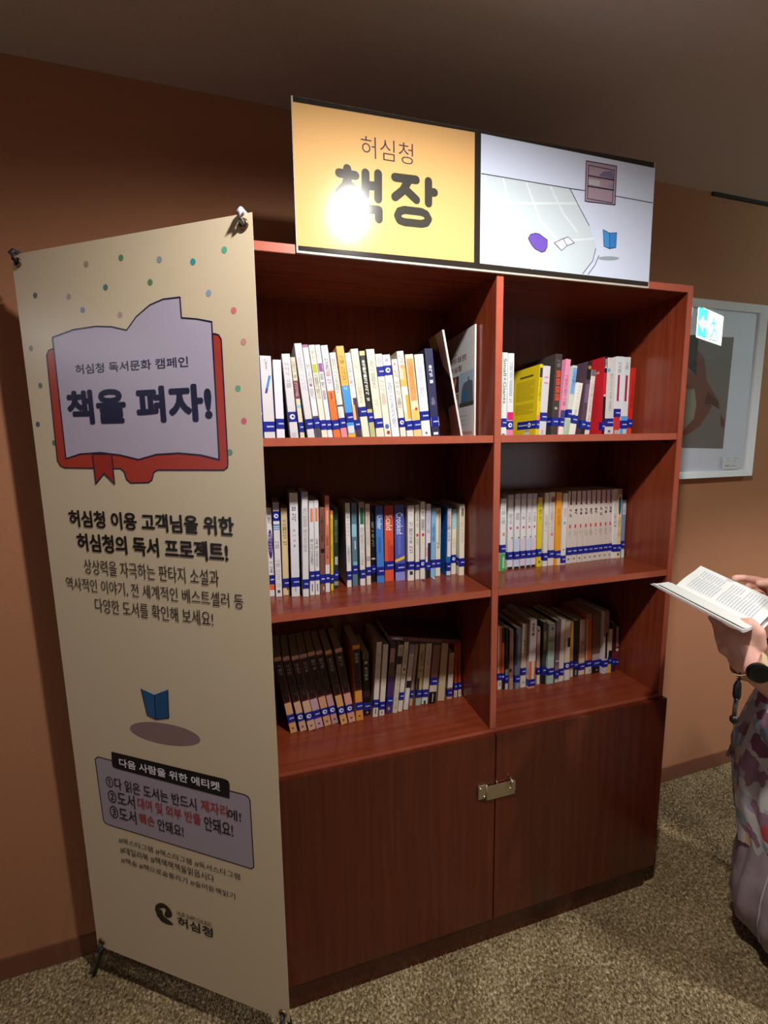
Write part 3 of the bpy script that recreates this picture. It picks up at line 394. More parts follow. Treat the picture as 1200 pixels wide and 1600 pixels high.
('E', 0.503, 0.5248, 0.0218, 0.1958, 0.0775, 0.1654, 'c9a878', '', 'tan book turned with page edges outward, without label'),
('E', 0.5355, 0.5523, 0.0167, 0.1525, 0.0606, 0.1687, 'c0a288', 'b .17 .25 9a5a50|l .06|t .5 .9 8c6a50|b .25 .55 d8d0c0', 'shorter cream-brown book with a slumped top, bottom left shelf'),
('E', 0.5617, 0.5717, 0.0099, 0.1846, 0.0132, 0.1727, 'a8471c', 'b 0 .13 dcd6cc|l .13|r .02 .1 .4 .6 4c4a48', 'left one of two rust orange books beside the divider'),
('E', 0.5765, 0.5865, 0.01, 0.1827, -0.0082, 0.1736, 'a8471c', 'b 0 .13 dcd6cc|l .13|r .02 .1 .4 .6 4c4a48', 'right one of two rust orange books beside the divider'),
('F', 0.7137, 0.7279, 0.0142, 0.2161, -0.0104, 0.1704, 'c65a24', 'b 0 .2 dcd6c4|r 0 1 0 .35 d8c8c0|r .05 .12 .5 .7 3c3c44|l .15', 'orange book with white edge, leftmost on the bottom right shelf'),
('F', 0.7282, 0.737, 0.0088, 0.2104, -0.0071, 0.1689, 'd0642a', 'b .76 1 0c0b0c|b 0 .25 1a1c30|l .15 logo', 'narrow orange book with black top and navy foot'),
('F', 0.7373, 0.748, 0.0107, 0.2109, 0, 0.1643, '131114', 'b .2 .33 7c7c7c|b 0 .1 c4c0bc|l .12', 'narrow black book with a grey patch low on its spine'),
('F', 0.7494, 0.763, 0.0136, 0.2046, -0.0109, 0.1583, '8a6450', 'b 0 .2 a88a80|r .3 .36 0 .6 2a1c18|r .35 .95 .6 .8 a8785c', 'brown book without blue label, bottom right shelf'),
('F', 0.7681, 0.786, 0.0179, 0.2086, 0.0125, 0.1571, '5f6a7c', 'l .11|r 0 .1 .3 .9 8c94a4|r .4 .9 0 .35 2c2c38', 'slate grey-blue book, bottom right shelf'),
('F', 0.7908, 0.8089, 0.0181, 0.2184, 0.0117, 0.159, 'cdb9a0', 'l .2|t .42 .75 2a2420 s|b 0 .18 dcd4c0|r .06 .1 .3 .7 a8a8b8', 'cream book with spaced black brush calligraphy'),
('F', 0.8113, 0.8357, 0.0244, 0.234, 0.0081, 0.1467, 'd2c3c4', 'b .12 .4 d8703c|r .12 .4 .45 .8 d8cfc0|l .03|t .72 .95 4a2c30 b|b 0 .02 e08a60', 'thick white book with orange stripes low down, standing forward'),
('F', 0.8533, 0.8646, 0.0113, 0.199, -0.0159, 0.1611, 'c0a090', 'l .17|b 0 .16 dcd8c8|e .92 .96 .2 .7 120e0e', 'pinkish beige book behind the orange-striped one'),
('F', 0.8691, 0.8832, 0.0141, 0.216, 0, 0.1559, '3c3834', 'l .17|r .55 .85 .2 .9 7c6c5c|b .35 .5 3c403c|b 0 .15 141416', 'dark book with a sepia photograph on its spine'),
('F', 0.8857, 0.91, 0.0243, 0.2092, 0, 0.1509, 'a9c4b8', 'l .15|b .7 1 8c8478|e .89 .94 .4 .8 4a443c|t .4 .8 8a9488', 'mint green book with greyed top, bottom right shelf'),
('F', 0.9158, 0.9303, 0.0145, 0.2165, 0, 0.1523, '6c5058', 'l .08|b 0 .05 c4c0d0|b .2 .28 7c6a7c|r .34 .36 .1 .9 c8b0b8', 'thin mauve-brown book right of the mint one'),
('F', 0.9336, 0.9504, 0.0168, 0.2171, 0, 0.1536, 'd4c6b4', 'l .1|b 0 .08 dcd8cc', 'tall plain cream book, right of the mauve-brown one'),
('F', 0.956, 0.9753, 0.0193, 0.2061, -0.0233, 0.1539, 'cfc0a8', 'l .19 logo|r .57 .73 .5 1 14100f|b 0 .17 dcdcd0', 'cream book with a small black rectangle on its upper spine'),
('F', 0.9873, 0.9988, 0.0115, 0.1987, -0.0264, 0.1661, 'b8852c', 'l .17|b 0 .13 d8cfc0', 'mustard yellow narrow book, bottom right shelf'),
('F', 0.9991, 1.0179, 0.0188, 0.201, -0.0132, 0.1652, '121214', 'l .15|r .02 .12 .4 .7 8c90a0|b 0 .12 242634', 'black book between the mustard one and the beige one'),
('F', 1.0248, 1.0471, 0.0223, 0.1991, -0.02, 0.169, 'b4927c', 'l .09|b 0 .08 d8cdbc|e .57 .6 .4 .7 5c2420|b .1 .3 cdbb98', 'beige book with a tiny dark red emblem'),
('F', 1.0498, 1.073, 0.0232, 0.2173, -0.0317, 0.1663, 'c05a24', 'r .2 1 0 .3 b49a8c|b 0 .12 d8d6c4|l .12|r .02 .08 .7 .8 3c3c3c|b .92 1 8c6454', 'tall orange book with a beige left edge, bottom right shelf'),
('F', 1.0739, 1.1061, 0.0321, 0.2173, -0.0284, 0.1634, '70503f', 'b 0 .2 121212|b .2 .32 a89a9c|l .11|e .03 .06 .55 .7 b0a8a8', 'very thick brown book with a black foot'),
('F', 1.1064, 1.127, 0.0207, 0.2248, -0.021, 0.1511, 'cfc8c4', 'b .6 1 8c6a5c|r .24 .66 .4 .8 1a1416|l .11', 'tall white book with a black vertical stripe'),
('F', 1.1282, 1.1412, 0.0131, 0.1567, -0.007, 0.151, 'cabb9c', 'b 0 .21 e0b83c|b .36 .52 101010|l .21', 'short cream book with a yellow foot'),
('F', 1.1464, 1.1583, 0.0119, 0.1797, -0.0359, 0.1517, '3c1c20', 'l .14|b .2 .4 6c2430', 'dark maroon book near the right end of the bottom right shelf'),
('F', 1.1664, 1.177, 0.0105, 0.1611, -0.0395, 0.1566, '7c2028', 'b .55 1 b08c74|b .45 .5 d8ccb0|l .12', 'thin book with peach top and dark red lower part, last on the bottom right shelf'),
]


# ------------------------------------------------------------------ room shell
def wall_mat(h, name):
    m = mat(h, rough=0.82, bump=0.5, bscale=420, var=0.05, name=name); return m
WALLC = wall_mat('a4704e', 'orange_brown_wall')
ceil_m = mat('c8bcb8', rough=0.9, bump=0.5, bscale=300, var=0.05, name='taupe_ceiling')
XL, XR, YF = -4.2, 4.8, -4.2
def wy(x): return 0.318 + 0.016*x
def sbox(name, verts, m, kind='structure'):
    bm = bmesh.new(); vs = [bm.verts.new(v) for v in verts]
    for f in BF: bm.faces.new([vs[i] for i in f])
    bmesh.ops.recalc_face_normals(bm, faces=bm.faces[:])
    o = from_bm(name, bm, m); o['kind'] = kind; return o
t = 0.12
sbox('wall_back', [(XL, wy(XL), 0), (XL, wy(XL)+t, 0), (XR, wy(XR)+t, 0), (XR, wy(XR), 0), (XL, wy(XL), CEIL), (XL, wy(XL)+t, CEIL), (XR, wy(XR)+t, CEIL), (XR, wy(XR), CEIL)], WALLC)
sbox('wall_left', box_vf(XL-t, XL, YF, 0.6, 0, CEIL), WALLC)
sbox('wall_right', box_vf(XR, XR+t, YF, 0.6, 0, CEIL), WALLC)
sbox('wall_front', box_vf(XL-t, XR+t, YF-t, YF, 0, CEIL), WALLC)
sbox('ceiling', box_vf(XL-t, XR+t, YF-t, 0.6, CEIL, CEIL+0.1), ceil_m)
carpet_base = mat('4a3d30', rough=1.0, spec=0.1, bump=1.0, bscale=300, var=0.4, name='carpet_backing')
sbox('floor', box_vf(XL-t, XR+t, YF-t, 0.6, -0.1, 0), carpet_base)
base_m = mat('6e4430', rough=0.5, name='brown_skirting', var=0.06, bscale=30)
def base(name, x0, x1):
    h = 0.062; d = 0.010
    sbox(name, [(x0, wy(x0)-d, 0), (x0, wy(x0)-.0002, 0), (x1, wy(x1)-.0002, 0), (x1, wy(x1)-d, 0), (x0, wy(x0)-d+.004, h), (x0, wy(x0)-.0002, h), (x1, wy(x1)-.0002, h), (x1, wy(x1)-d+.004, h)], base_m)
base('baseboard_left', XL, -0.005); base('baseboard_right', 1.205, XR)
# shade in the gap between right wall and ceiling, painted as a dark strip
x0, x1 = 1.66, XR
sbox('gap_shade_1', [(x0, wy(x0)-.006, CEIL-.012), (x0, wy(x0)-.0002, CEIL-.012), (x1, wy(x1)-.0002, CEIL-.012), (x1, wy(x1)-.006, CEIL-.012), (x0, wy(x0)-.006, CEIL-.0002), (x0, wy(x0)-.0002, CEIL-.0002), (x1, wy(x1)-.0002, CEIL-.0002), (x1, wy(x1)-.006, CEIL-.0002)], mat('1e1512', rough=.8))

# ------------------------------------------------------------------ downlights in the ceiling
lens_m = {}
for i, (x, y, p, c, s, cone) in enumerate(LIGHTS):
    r = empty('ceiling_light', (x, y, CEIL), ['recessed round downlight in the ceiling right above the bookcase front', 'recessed round downlight near the right wall beyond the reader', 'recessed cool downlight far left beside the back wall', 'recessed cool downlight far left away from the wall', 'round fill downlight added behind the photographer to lift the ambient light'][i], 'ceiling light', 'round ceiling downlights')
    tube('trim_ring', [(0.055*math.cos(a), 0.055*math.sin(a), -0.004) for a in [k*math.pi/12 for k in range(24)]], 0.0045, mat('d8d4cc', rough=.4), r, seg=8, closed=True)
    bm = bmesh.new(); bmesh.ops.create_circle(bm, cap_ends=True, segments=24, radius=0.05)
    for v in bm.verts: v.co.z = -0.003
    mm = mat('fff0dc', emit=3.0, name='lamp_lens'); o = from_bm('lens', bm, mm, r)
    ld = bpy.data.lights.new('downlight_lamp', 'SPOT'); ld.energy = p; ld.color = c; ld.shadow_soft_size = s
    ld.spot_size = math.radians(cone); ld.spot_blend = 0.35
    lo = bpy.data.objects.new('downlight_lamp', ld); COL.objects.link(lo); lo.location = (x, y, CEIL-0.035-s)
    if i == 0: ld.spot_blend = 0.6

# ------------------------------------------------------------------ bookcase
W_, H_, T_, Z1, Z2, Z3, DEP = 1.2, 1.907, 0.019, 1.5061, 1.1006, 0.6962, 0.306
cx = 0.6006
bc = empty('bookcase', (0, 0, 0), 'reddish cherry bookcase with six open compartments above two latched cupboard doors', 'bookcase')
edge_m = mat('a85640', rough=.33, var=.06, bscale=40, name='edge_banding')
wz, wx, wyy = [wood(2), edge_m], [wood(0), edge_m], wood(1)
bbox('side_panel', 0, T_, 0, DEP, .086, H_, wz, bc, .0008)
bbox('side_panel', W_-T_, W_, 0, DEP, .086, H_, wz, bc, .0008)
bbox('divider', cx-T_/2, cx+T_/2, 0, DEP-.008, Z3, H_-T_, wz, bc, .0008)
bbox('top_panel', T_, W_-T_, 0, DEP, H_-T_, H_, wx, bc, .0008)
bbox('back_panel', T_, W_-T_, DEP-.007, DEP-.001, .05, H_-T_, wood(2, 0.8), bc)
for zz in (Z1, Z2):
    bbox('shelf', T_+.0018, cx-T_/2-.0018, 0.0006, DEP-.009, zz-T_, zz, wx, bc, .0009)
    bbox('shelf', cx+T_/2+.0006, W_-T_-.0006, 0.0006, DEP-.009, zz-T_, zz, wx, bc, .0009)
bbox('base_shelf', T_, W_-T_, 0, DEP-.008, Z3-T_, Z3, wx, bc, .0008)
bbox('bottom_panel', T_, W_-T_, 0.004, DEP-.008, .085, .085+T_, wx, bc)
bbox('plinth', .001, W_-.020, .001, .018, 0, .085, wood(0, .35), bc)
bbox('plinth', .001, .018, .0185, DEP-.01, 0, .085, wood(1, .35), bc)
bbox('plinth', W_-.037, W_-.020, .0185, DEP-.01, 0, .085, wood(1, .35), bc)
for dx0, dx1 in ((.001, cx-.0015), (cx+.0015, W_-.001)):
    bbox('door', dx0, dx1, -.018, -.0012, .0945, .6885, wood(2, .5), bc, .0012)  # same veneer darkened: dim grazing light put into the door colour
pin = mat('4c2418', rough=.4)
for zz in (Z1, Z2):
    for xx, sg in ((T_, 1), (cx-T_/2, -1), (cx+T_/2, 1), (W_-T_, -1)):
        for yy in (.035, .26):
            a, b = sorted((xx, xx+sg*.009))
            bbox('shelf_support', a, b, yy-.006, yy+.006, zz-T_-.013, zz-T_-.0002, pin, bc, .001)
# latch
latch_m = mat('b0a184', rough=.38, metal=.85)
L = DATA['latch']
la = obj('latch', box_vf(.571, .660, -.0235, -.0215, .499, .541), BF, latch_m, bc)
la['label'] = 'brushed steel hasp across the two doors'
bbox('hinge_leaf', .546, .569, -.0232, -.0182, .506, .548, latch_m, la, .0008)
bbox('mounting_plate', .628, .664, -.0212, -.0182, .506, .536, latch_m, la, .0008)
tube('hinge_pin', [(.570, -.023, .502), (.570, -.023, .548)], .0028, latch_m, la)
tube('staple', [(.646, -.019, .534), (.646, -.032, .536), (.646, -.034, .541), (.646, -.032, .549), (.646, -.019, .551)], .0028, latch_m, la)
tube('staple', [(.604, -.019, .538), (.604, -.023, .545), (.604, -.019, .549)], .002, latch_m, la)
for sx, sz in ((.551, .540), (.563, .514), (.645, .519)):
    tube('screw', [(sx, -.0258, sz), (sx, -.0215, sz)], .0032, mat('e2d8c2', rough=.25, metal=.9), la, seg=8)

# ------------------------------------------------------------------ books
random.seed(7)
pg = mat('cfc09c', rough=.85)
label_m = mat('16258c', rough=.35, name='library_label_blue')
lab_w = mat('c9d3ee', rough=.4)
def glyphs(P, u0, u1, v0, v1, w, m, mode):
    """a column of small characters made of strokes, size in metres"""
    wd = (u1-u0)*w
    g = min(wd*0.78, 0.0105)*(0.9 if mode != 's' else 0.62); gh = g*1.02
    step = gh*(1.12 if mode != 's' else 2.0)
    cxm = (u0+u1)/2*w; v = v1-gh/2
    th = g*(0.2 if mode == 'b' else 0.11)
    while v-gh/2 >= v0-1e-6:
        k = random.random(); x0, x1 = cxm-g/2, cxm+g/2; y0, y1 = v-gh/2, v+gh/2
        def hs(y, a=0, b=1): P.rect(x0+a*g, x0+b*g, y-th/2, y+th/2, m, 5)
        def vs(x, a=0, b=1): P.rect(x-th/2, x+th/2, y0+a*gh, y0+b*gh, m, 5.2)
        if k < .25: hs(y1-th); hs(v); vs(x0+th); vs(x1-th, .3, 1); hs(y0+th)
        elif k < .5: hs(y1-th, 0, .6); vs(x0+.3*g, .45, .95); vs(x1-th, .35, 1); hs(y0+th, .2, 1)
        elif k < .7: vs(x0+th, .5, 1); hs(v+th, 0, .55); vs(x1-.2*g, .1, 1); hs(v-.1*g, .75, 1)
        elif k < .85: hs(y1-th, .2, .8); hs(v); hs(y0+th, .1, .9); vs(cxm, 0, .5)
        else: vs(x0+.2*g, .4, .9); hs(y0+.4*gh, .1, .6); vs(x1-.2*g); 
        if random.random() < .12: v -= gh*.7
        v -= step
ZS = {'A': Z1, 'B': Z1, 'C': Z2, 'D': Z2, 'E': Z3, 'F': Z3}
GRP = {'A': 'books on the top left shelf', 'B': 'books on the top right shelf', 'C': 'books on the middle left shelf', 'D': 'books on the middle right shelf', 'E': 'books on the bottom left shelf', 'F': 'books on the bottom right shelf'}
def make_book(key, l, r, w, h, th, y, col, feat, lab):
    zs = ZS[key]
    X0 = r-w*math.cos(th) if th > 0 else l
    z0 = zs + (w*math.sin(th) if th > 0 else 0) + .0003
    root = empty('book', (X0, y, z0), lab, 'book', GRP[key], (0, th, 0))
    d = min(.150, .296-y)
    cm = mat(col, rough=.42)
    fore = (lab.startswith('tan book turned'))
    c = .0007; rr = .0009
    # cover: outer U and inner U, extruded in z
    outer = [(0, d), (0, rr), (rr*.3, rr*.3), (rr, 0), (w-rr, 0), (w-rr*.3, rr*.3), (w, rr), (w, d)]
    inner = [(c, d), (c, c+.0002), (c, c+.0001), (c+.0001, c), (w-c-.0001, c), (w-c, c+.0001), (w-c, c+.0002), (w-c, d)]
    if fore:
        outer = [(x, d-yy) for x, yy in outer]; inner = [(x, d-yy) for x, yy in inner]
    n = len(outer); V = []
    for zz in (0, h):
        V += [(x, yy, zz) for x, yy in outer] + [(x, yy, zz) for x, yy in inner]
    F = []
    for i in range(n-1):
        F.append((i, i+1, 2*n+i+1, 2*n+i)); F.append((n+i+1, n+i, 3*n+i, 3*n+i+1))
        F.append((i+1, i, n+i, n+i+1)); F.append((2*n+i, 2*n+i+1, 3*n+i+1, 3*n+i))
    F.append((0, 2*n, 3*n, n)); F.append((n-1, 2*n-1, 4*n-1, 3*n-1))
    obj('cover', V, F, cm, root)
    a, b = (c+.0003, d-.0012) if not fore else (.0012, d-c-.0003)
    obj('page_block', box_vf(c+.0001, w-c-.0001, a, b, .0004, h-.0006), BF, pg, root)
    P = Print(lambda u, v, L: (u, -.00012*L - .00005, v))
    Lf = None
    def piece(nm, fn):
        q_ = Print(lambda u, v, L: (u, -.00012*L - .00005, v)); fn(q_); q_.build(nm, root)
    for fi, ft in enumerate([f for f in feat.split('|') if f]):
        a = ft.split(); k = a[0]; ly = 1 + fi*.25
        if k == 'b': piece('colour_band', lambda P: P.rect(.0002, w-.0002, float(a[1])*h, float(a[2])*h, mat(a[3], rough=.42), ly))
        elif k == 'r': piece('printed_panel', lambda P: P.rect(max(.0002, float(a[3])*w), min(w-.0002, float(a[4])*w), float(a[1])*h, float(a[2])*h, mat(a[5], rough=.45), ly+.4))
        elif k == 'e':
            u0, u1, v0, v1 = float(a[3])*w, float(a[4])*w, float(a[1])*h, float(a[2])*h
            piece('printed_emblem', lambda P: P.ell((u0+u1)/2, (v0+v1)/2, (u1-u0)/2, (v1-v0)/2, mat(a[5], rough=.45), ly+.6))
        elif k == 't': piece('title_lettering', lambda P: glyphs(P, .1, .9, float(a[1])*h, float(a[2])*h, w, mat(a[3], rough=.5), a[4] if len(a) > 4 else ''))
        elif k == 'x': piece('title_lettering', lambda P: P.text(a[3].replace('_', ' '), w*.18, float(a[1])*h, w*.82, float(a[2])*h, mat(a[4], rough=.5), .01, 5, rot=True))
        elif k == 's':
            def streak(P): P.poly([(w*.28, .56*h), (w*.48, .56*h), (w*.9, .77*h), (w*.7, .77*h)], mat('2f7fd0', rough=.4), ly); P.poly([(w*.28, .56*h), (w*.48, .56*h), (w*.6, .62*h), (w*.4, .62*h)], mat('2a2c90', rough=.4), ly+.5)
            piece('blue_streak', streak)
        elif k == 'w': piece('printed_wave', lambda P: P.poly([(0.0002, .25*h), (w*.4, .26*h), (w-.0002, .29*h), (w-.0002, .33*h), (w*.6, .31*h), (0.0002, .285*h)], mat(a[3], rough=.4), ly))
        elif k == 'B':
            def blocks(P):
                v = float(a[2])*h
                for q in range(4):
                    P.rect(w*.25, w*.85, v-.019, v, mat(a[3], rough=.5), 3); P.rect(w*.35, w*.75, v-.008, v-.006, cm, 4); P.rect(w*.35, w*.5, v-.015, v-.012, cm, 4); v -= .0225
            piece('title_lettering', blocks)
        elif k == 'l': Lf = a
        elif k == 'M':
            cc = '121212' if a[1] == 'black' else 'c9c9c9'
            obj('ribbon_marker', [(w*.35, .02, .0001), (w*.6, .02, .0001), (w*.45, -.022, .0001), (w*.1, -.020, .0001), (w*.35, .02, .0007), (w*.6, .02, .0007), (w*.45, -.022, .0009), (w*.1, -.020, .0009)], BF, mat(cc, rough=.6), root)
    if fore:
        P = Print(lambda u, v, L: (u, -.00012*L, v))
        for q in range(7): P.rect(w*(.12+.12*q), w*(.12+.12*q)+.0004, .002, h-.002, mat('a58c62', rough=.9), 1)
        P.build('page_lines', root)
    if Lf:
        f0 = float(Lf[1])*h; hh = .0245; wide = 'wide' in Lf; wr = .10 if wide else .012; e = .0009
        o = .00018
        pts = [(-o, wr), (-o, rr), (-o, -e), (w+o, -e), (w+o, rr), (w+o, .012)]
        V = [(x, yy, f0) for x, yy in pts] + [(x, yy, f0+hh) for x, yy in pts]
        lb = obj('library_label', V, [(i, i+1, i+7, i+6) for i in range(5)], label_m, root)
        Q = Print(lambda u, v, L: (u, -e-.0001*L, v))
        vm = f0+hh*.5; u = w*.3; logo = 'logo' in Lf
        if logo:
            rad = min(.0066, w*.36); cu = w*.5
            Q.ell(cu, vm, rad, rad, mat('e2e6f2', rough=.4), 1, 16); Q.ell(cu+rad*.1, vm+rad*.05, rad*.42, rad*.42, label_m, 1.6, 12); Q.rect(cu+rad*.1, cu+rad, vm-rad*.35, vm-rad*.15, label_m, 1.8)
        else:
            while u < w*.92:
                ww = random.uniform(.0012, .0024)
                Q.rect(u, min(u+ww, w*.95), vm-.0019, vm+.0019, lab_w, 1); u += ww+.0007
        if 'edge' in Lf:
            Q.rect(0, .0008, f0, f0+hh, mat('d8dcea'), 1.2); Q.rect(w-.0008, w, f0, f0+hh, mat('d8dcea'), 1.2)
        Q.build('label_lettering', lb)
        if wide:
            S = Print(lambda u, v, L: (-o-.0001*L, u, v), flip=True)
            S.ell(.035, vm, .0075, .0072, mat('e2e6f2', rough=.4), 1, 16); S.ell(.036, vm, .003, .003, label_m, 1.6, 12)
            uu = .048
            while uu < .09: S.rect(uu, uu+.003, vm-.002, vm+.002, lab_w, 1); uu += .0042
            uu = .006
            while uu < .022: S.rect(uu, uu+.003, vm-.002, vm+.002, lab_w, 1); uu += .0042
            S.build('label_lettering', lb)
    if lab.startswith('yellow book standing'):
        S = Print(lambda u, v, L: (-.0001*L-.0001, u, v), flip=True); tm = mat('8f7d1c', rough=.5)
        S.rect(.03, .10, .86*h, .885*h, mat('4c4010', rough=.5), 1)
        for q in range(22):
            if q in (13, 14): continue
            S.rect(.02+(.02 if q % 5 == 4 else 0), .118, (.80-.022*q)*h, (.803-.022*q)*h+.0006, tm, 1)
        S.build('cover_lettering', root); S = Print(lambda u, v, L: (-.0001*L-.0001, u, v), flip=True)
        S.rect(.03, .062, .03*h, .1*h, mat('d8cfb8'), 1)
        for q in range(6): S.rect(.033+.0045*q, .035+.0045*q, .07*h, .1*h, mat('2a2a2a'), 2)
        S.build('barcode_sticker', root)
    if lab.startswith('red hardback'):
        S = Print(lambda u, v, L: (-.0001*L-.0001, u, v), flip=True)
        for q in range(5): S.rect(.02+.011*q, .028+.011*q, .80*h, .83*h, mat('e0a49c', rough=.5), 1)
        S.build('cover_lettering', root); S = Print(lambda u, v, L: (-.0001*L-.0001, u, v), flip=True)
        for q in range(16): S.rect(.02, .10, (.62-.025*q)*h, (.62-.025*q)*h+.0007, mat('8f1820', rough=.5), 1)
        S.build('cover_print', root)
    return root
for b in BOOKS: make_book(*b)

# lying book on top of the bottom left row
lb = empty('book', (.338, .135, .9365), 'thin dark red book lying flat on top of the bottom left row', 'book', GRP['E'], (0, .196, 0))
bbox('cover', 0, .228, 0, .0006, 0, .013, mat('5c2028', rough=.4), lb)
bbox('cover', 0, .228, .0006, .150, .0122, .013, mat('5c2028', rough=.4), lb)
bbox('cover', 0, .228, .0006, .150, 0, .0008, mat('5c2028', rough=.4), lb)
bbox('page_block', .001, .227, .0008, .148, .0009, .0121, pg, lb)
P = Print(lambda u, v, L: (u, -.0001*L, v)); P.rect(.01, .045, .003, .010, mat('8f86b4'), 1); P.rect(.02, .034, .004, .008, mat('c8c8d8'), 2)
for q in range(9): P.rect(.062+.012*q, .070+.012*q, .004, .009, mat('7c5050'), 1)
P.build('spine_print', lb)

# two brochures at the right end of the top left row
def brochure(loc, rot, w, d, h, m, label):
    r = empty('brochure', loc, label, 'brochure', 'brochures at the end of the top left row', rot)
    bbox('cover', 0, .0005, 0, d, 0, h, m, r); bbox('cover', w-.0005, w, 0, d, 0, h, m, r); bbox('spine', 0, w, -.0004, 0, 0, h, mat('d9d4d0', rough=.35), r)
    bbox('page_block', .0006, w-.0006, .0002, d-.001, .0004, h-.0004, mat('d8d2c8', rough=.6), r)
    return r
dB = .20
r = brochure((.5815, .092, Z1+.0004), (0, .0, 0), .0045, dB, .2915, mat('c8c8c6', rough=.3), 'white glossy brochure with building photographs and brown Korean title')
S = Print(lambda u, v, L: (-.00012*L, u, v), flip=True)
# u grows away from the viewer; the cover reads from the back edge to the spine, so text is mirrored in u
def SU(x): return dB-x
S2 = Print(lambda u, v, L: (-.00012*L, dB-u, v))
S2.text('부산의 대표 온천', .045, .212, .150, .229, mat('6a3830', rough=.5), .03, 1)
S2.text('허심청', .045, .187, .120, .204, mat('6a3830', rough=.5), .03, 1)
S2.rect(.045, .092, .234, .241, mat('a89c98', rough=.5), 1)
S2.rect(.108, .196, .086, .180, mat('9db4c4', rough=.3), 1)
S2.rect(.045, .104, .130, .176, mat('5c1c14', rough=.3), 1); S2.poly([(.055, .130), (.07, .130), (.088, .165), (.08, .176)], mat('c89040', rough=.3), 1.5); S2.poly([(.082, .14), (.104, .14), (.104, .172), (.09, .176)], mat('24304c', rough=.3), 2)
S2.rect(.045, .104, .082, .127, mat('7a7468', rough=.3), 1); S2.rect(.06, .078, .082, .118, mat('2c2824', rough=.3), 1.5); S2.rect(.088, .096, .082, .110, mat('c8c0b4', rough=.3), 1.7)
S2.poly([(.116, .09), (.124, .135), (.135, .150), (.16, .154), (.163, .165), (.168, .165), (.17, .155), (.19, .150), (.194, .09)], mat('56626e', rough=.3), 1.5)
S2.poly([(.128, .10), (.134, .13), (.155, .132), (.158, .10)], mat('2f6c9c', rough=.2), 2)
S2.rect(.108, .196, .086, .097, mat('3c4438', rough=.4), 2.2)
for q, (a, b) in enumerate(((.10, .16), (.11, .15), (.10, .155))): S2.rect(a, b, .06-.012*q, .0612-.012*q, mat('9a9aa0'), 1)
S2.rect(.12, .19, .008, .016, mat('c88a8a', rough=.5), 1); S2.rect(.10, .115, .007, .017, mat('5c8cc8', rough=.5), 1)
S2.build('cover_print', r)
thA = -math.atan((.564-.508)/.28)
r = brochure((.5555, .118, Z1+.0004), (0, thA, 0), .0055, .175, .285, mat('3a2620', rough=.22), 'dark glossy brochure leaning left beside the navy book, brown and mauve side')
S = Print(lambda u, v, L: (-.00012*L, u, v), flip=True)
S.poly([(0, .0), (.06, .0), (.05, .085), (0, .09)], mat('8a5c58', rough=.3), 1)
S.poly([(0, .16), (.035, .2), (.05, .285), (0, .285)], mat('9c7c70', rough=.3), 1)
S.poly([(.05, .24), (.09, .26), (.1, .285), (.05, .285)], mat('6e5030', rough=.3), 1)
S.poly([(.06, .03), (.12, .02), (.13, .07), (.08, .09)], mat('5c3c20', rough=.3), 1)
S.build('cover_print', r)

# ------------------------------------------------------------------ sign board on top of the bookcase
sb = empty('sign_board', (0.118, -.001, 1.889), 'wide sign board above the bookcase with orange title panel and pale picture panel', 'sign')
s0 = Vector((0.118, -.001, 1.889))
q = DATA['sign']
def smap(u, v, L): return (u-s0.x, -.0065-s0.y-.00022*L - .0005, v-s0.z)
tl, tr, br, bl = q
def prism(name, quad, ya, yb, m, parent, org):
    vs = [(p[0]-org.x, yy-org.y, p[1]-org.z) for yy in (ya, yb) for p in quad]
    bm = bmesh.new(); v = [bm.verts.new(p) for p in vs]
    for f in ((0, 1, 2, 3), (7, 6, 5, 4), (0, 4, 5, 1), (1, 5, 6, 2), (2, 6, 7, 3), (3, 7, 4, 0)): bm.faces.new([v[i] for i in f])
    bmesh.ops.recalc_face_normals(bm, faces=bm.faces[:]); return from_bm(name, bm, m, parent)
prism('board', [tl, tr, br, bl], -.0065, -.001, mat('b9b3a6', rough=.5), sb, s0)
gl = dict(rough=.13, spec=.32)
P = Print(smap)
inset = [(tl[0]+.0035, tl[1]-.0005), (tr[0]-.003, tr[1]-.0005), (br[0]-.003, br[1]+.0045), (bl[0]+.0035, bl[1]+.0045)]
P.poly(inset[::-1], mat('2b2722', **gl), 0.2); P.build('black_border', sb)
P = Print(smap); P.poly(DATA['orange'][::-1], mat('d0a56c', **gl), 1); P.build('orange_panel', sb)
P = Print(smap)
(u0, v0), (u1, v1) = DATA['sign_text']
P.text('허심청', u0, v0, u1, v1, mat('4a3a48', **gl), -.008, 2)
lt = P.build('lettering', sb)
P = Print(smap)
for s in DATA['sign_strokes']: P.stroke(s, .0178 if len(s) < 6 else .0165, mat('3b3a34', **gl), 2)
P.build('lettering', sb)
P = Print(smap); P.poly(DATA['pic'][::-1], mat('c4cee2', **gl), 1); pp = P.build('picture_panel', sb)
P = Print(smap)
LN = mat('2c2734', **gl)
P.poly(DATA['floor'][::-1], mat('bcc9d0', **gl), 1.3)
for s in DATA['grid']: P.stroke(s, .005, mat('ccd8dc', **gl), 1.6, caps=False)
for s in DATA['lines']: P.stroke(s, .0018, LN, 2, caps=False)
P.poly(DATA['pshadow'], mat('8f9ca4', **gl), 2.2)
P.build('room_drawing', pp)
P = Print(smap)
P.poly(DATA['case'], mat('9a8491', **gl), 2.6); P.stroke(DATA['case'], .0022, LN, 3, closed=True)
P.stroke(DATA['case_in'], .0018, LN, 3, closed=True)
for pl, c in DATA['case_items']: P.poly(pl, mat(c, **gl), 2.9)
for s in DATA['case_lines']: P.stroke(s, .003, LN, 3.3)
P.build('bookcase_drawing', pp)
P = Print(smap); P.poly(DATA['pillow'], mat('6a52ae', **gl), 3); P.stroke(DATA['pillow'], .0014, LN, 3.4, closed=True); P.build('pillow_drawing', pp)
P = Print(smap)
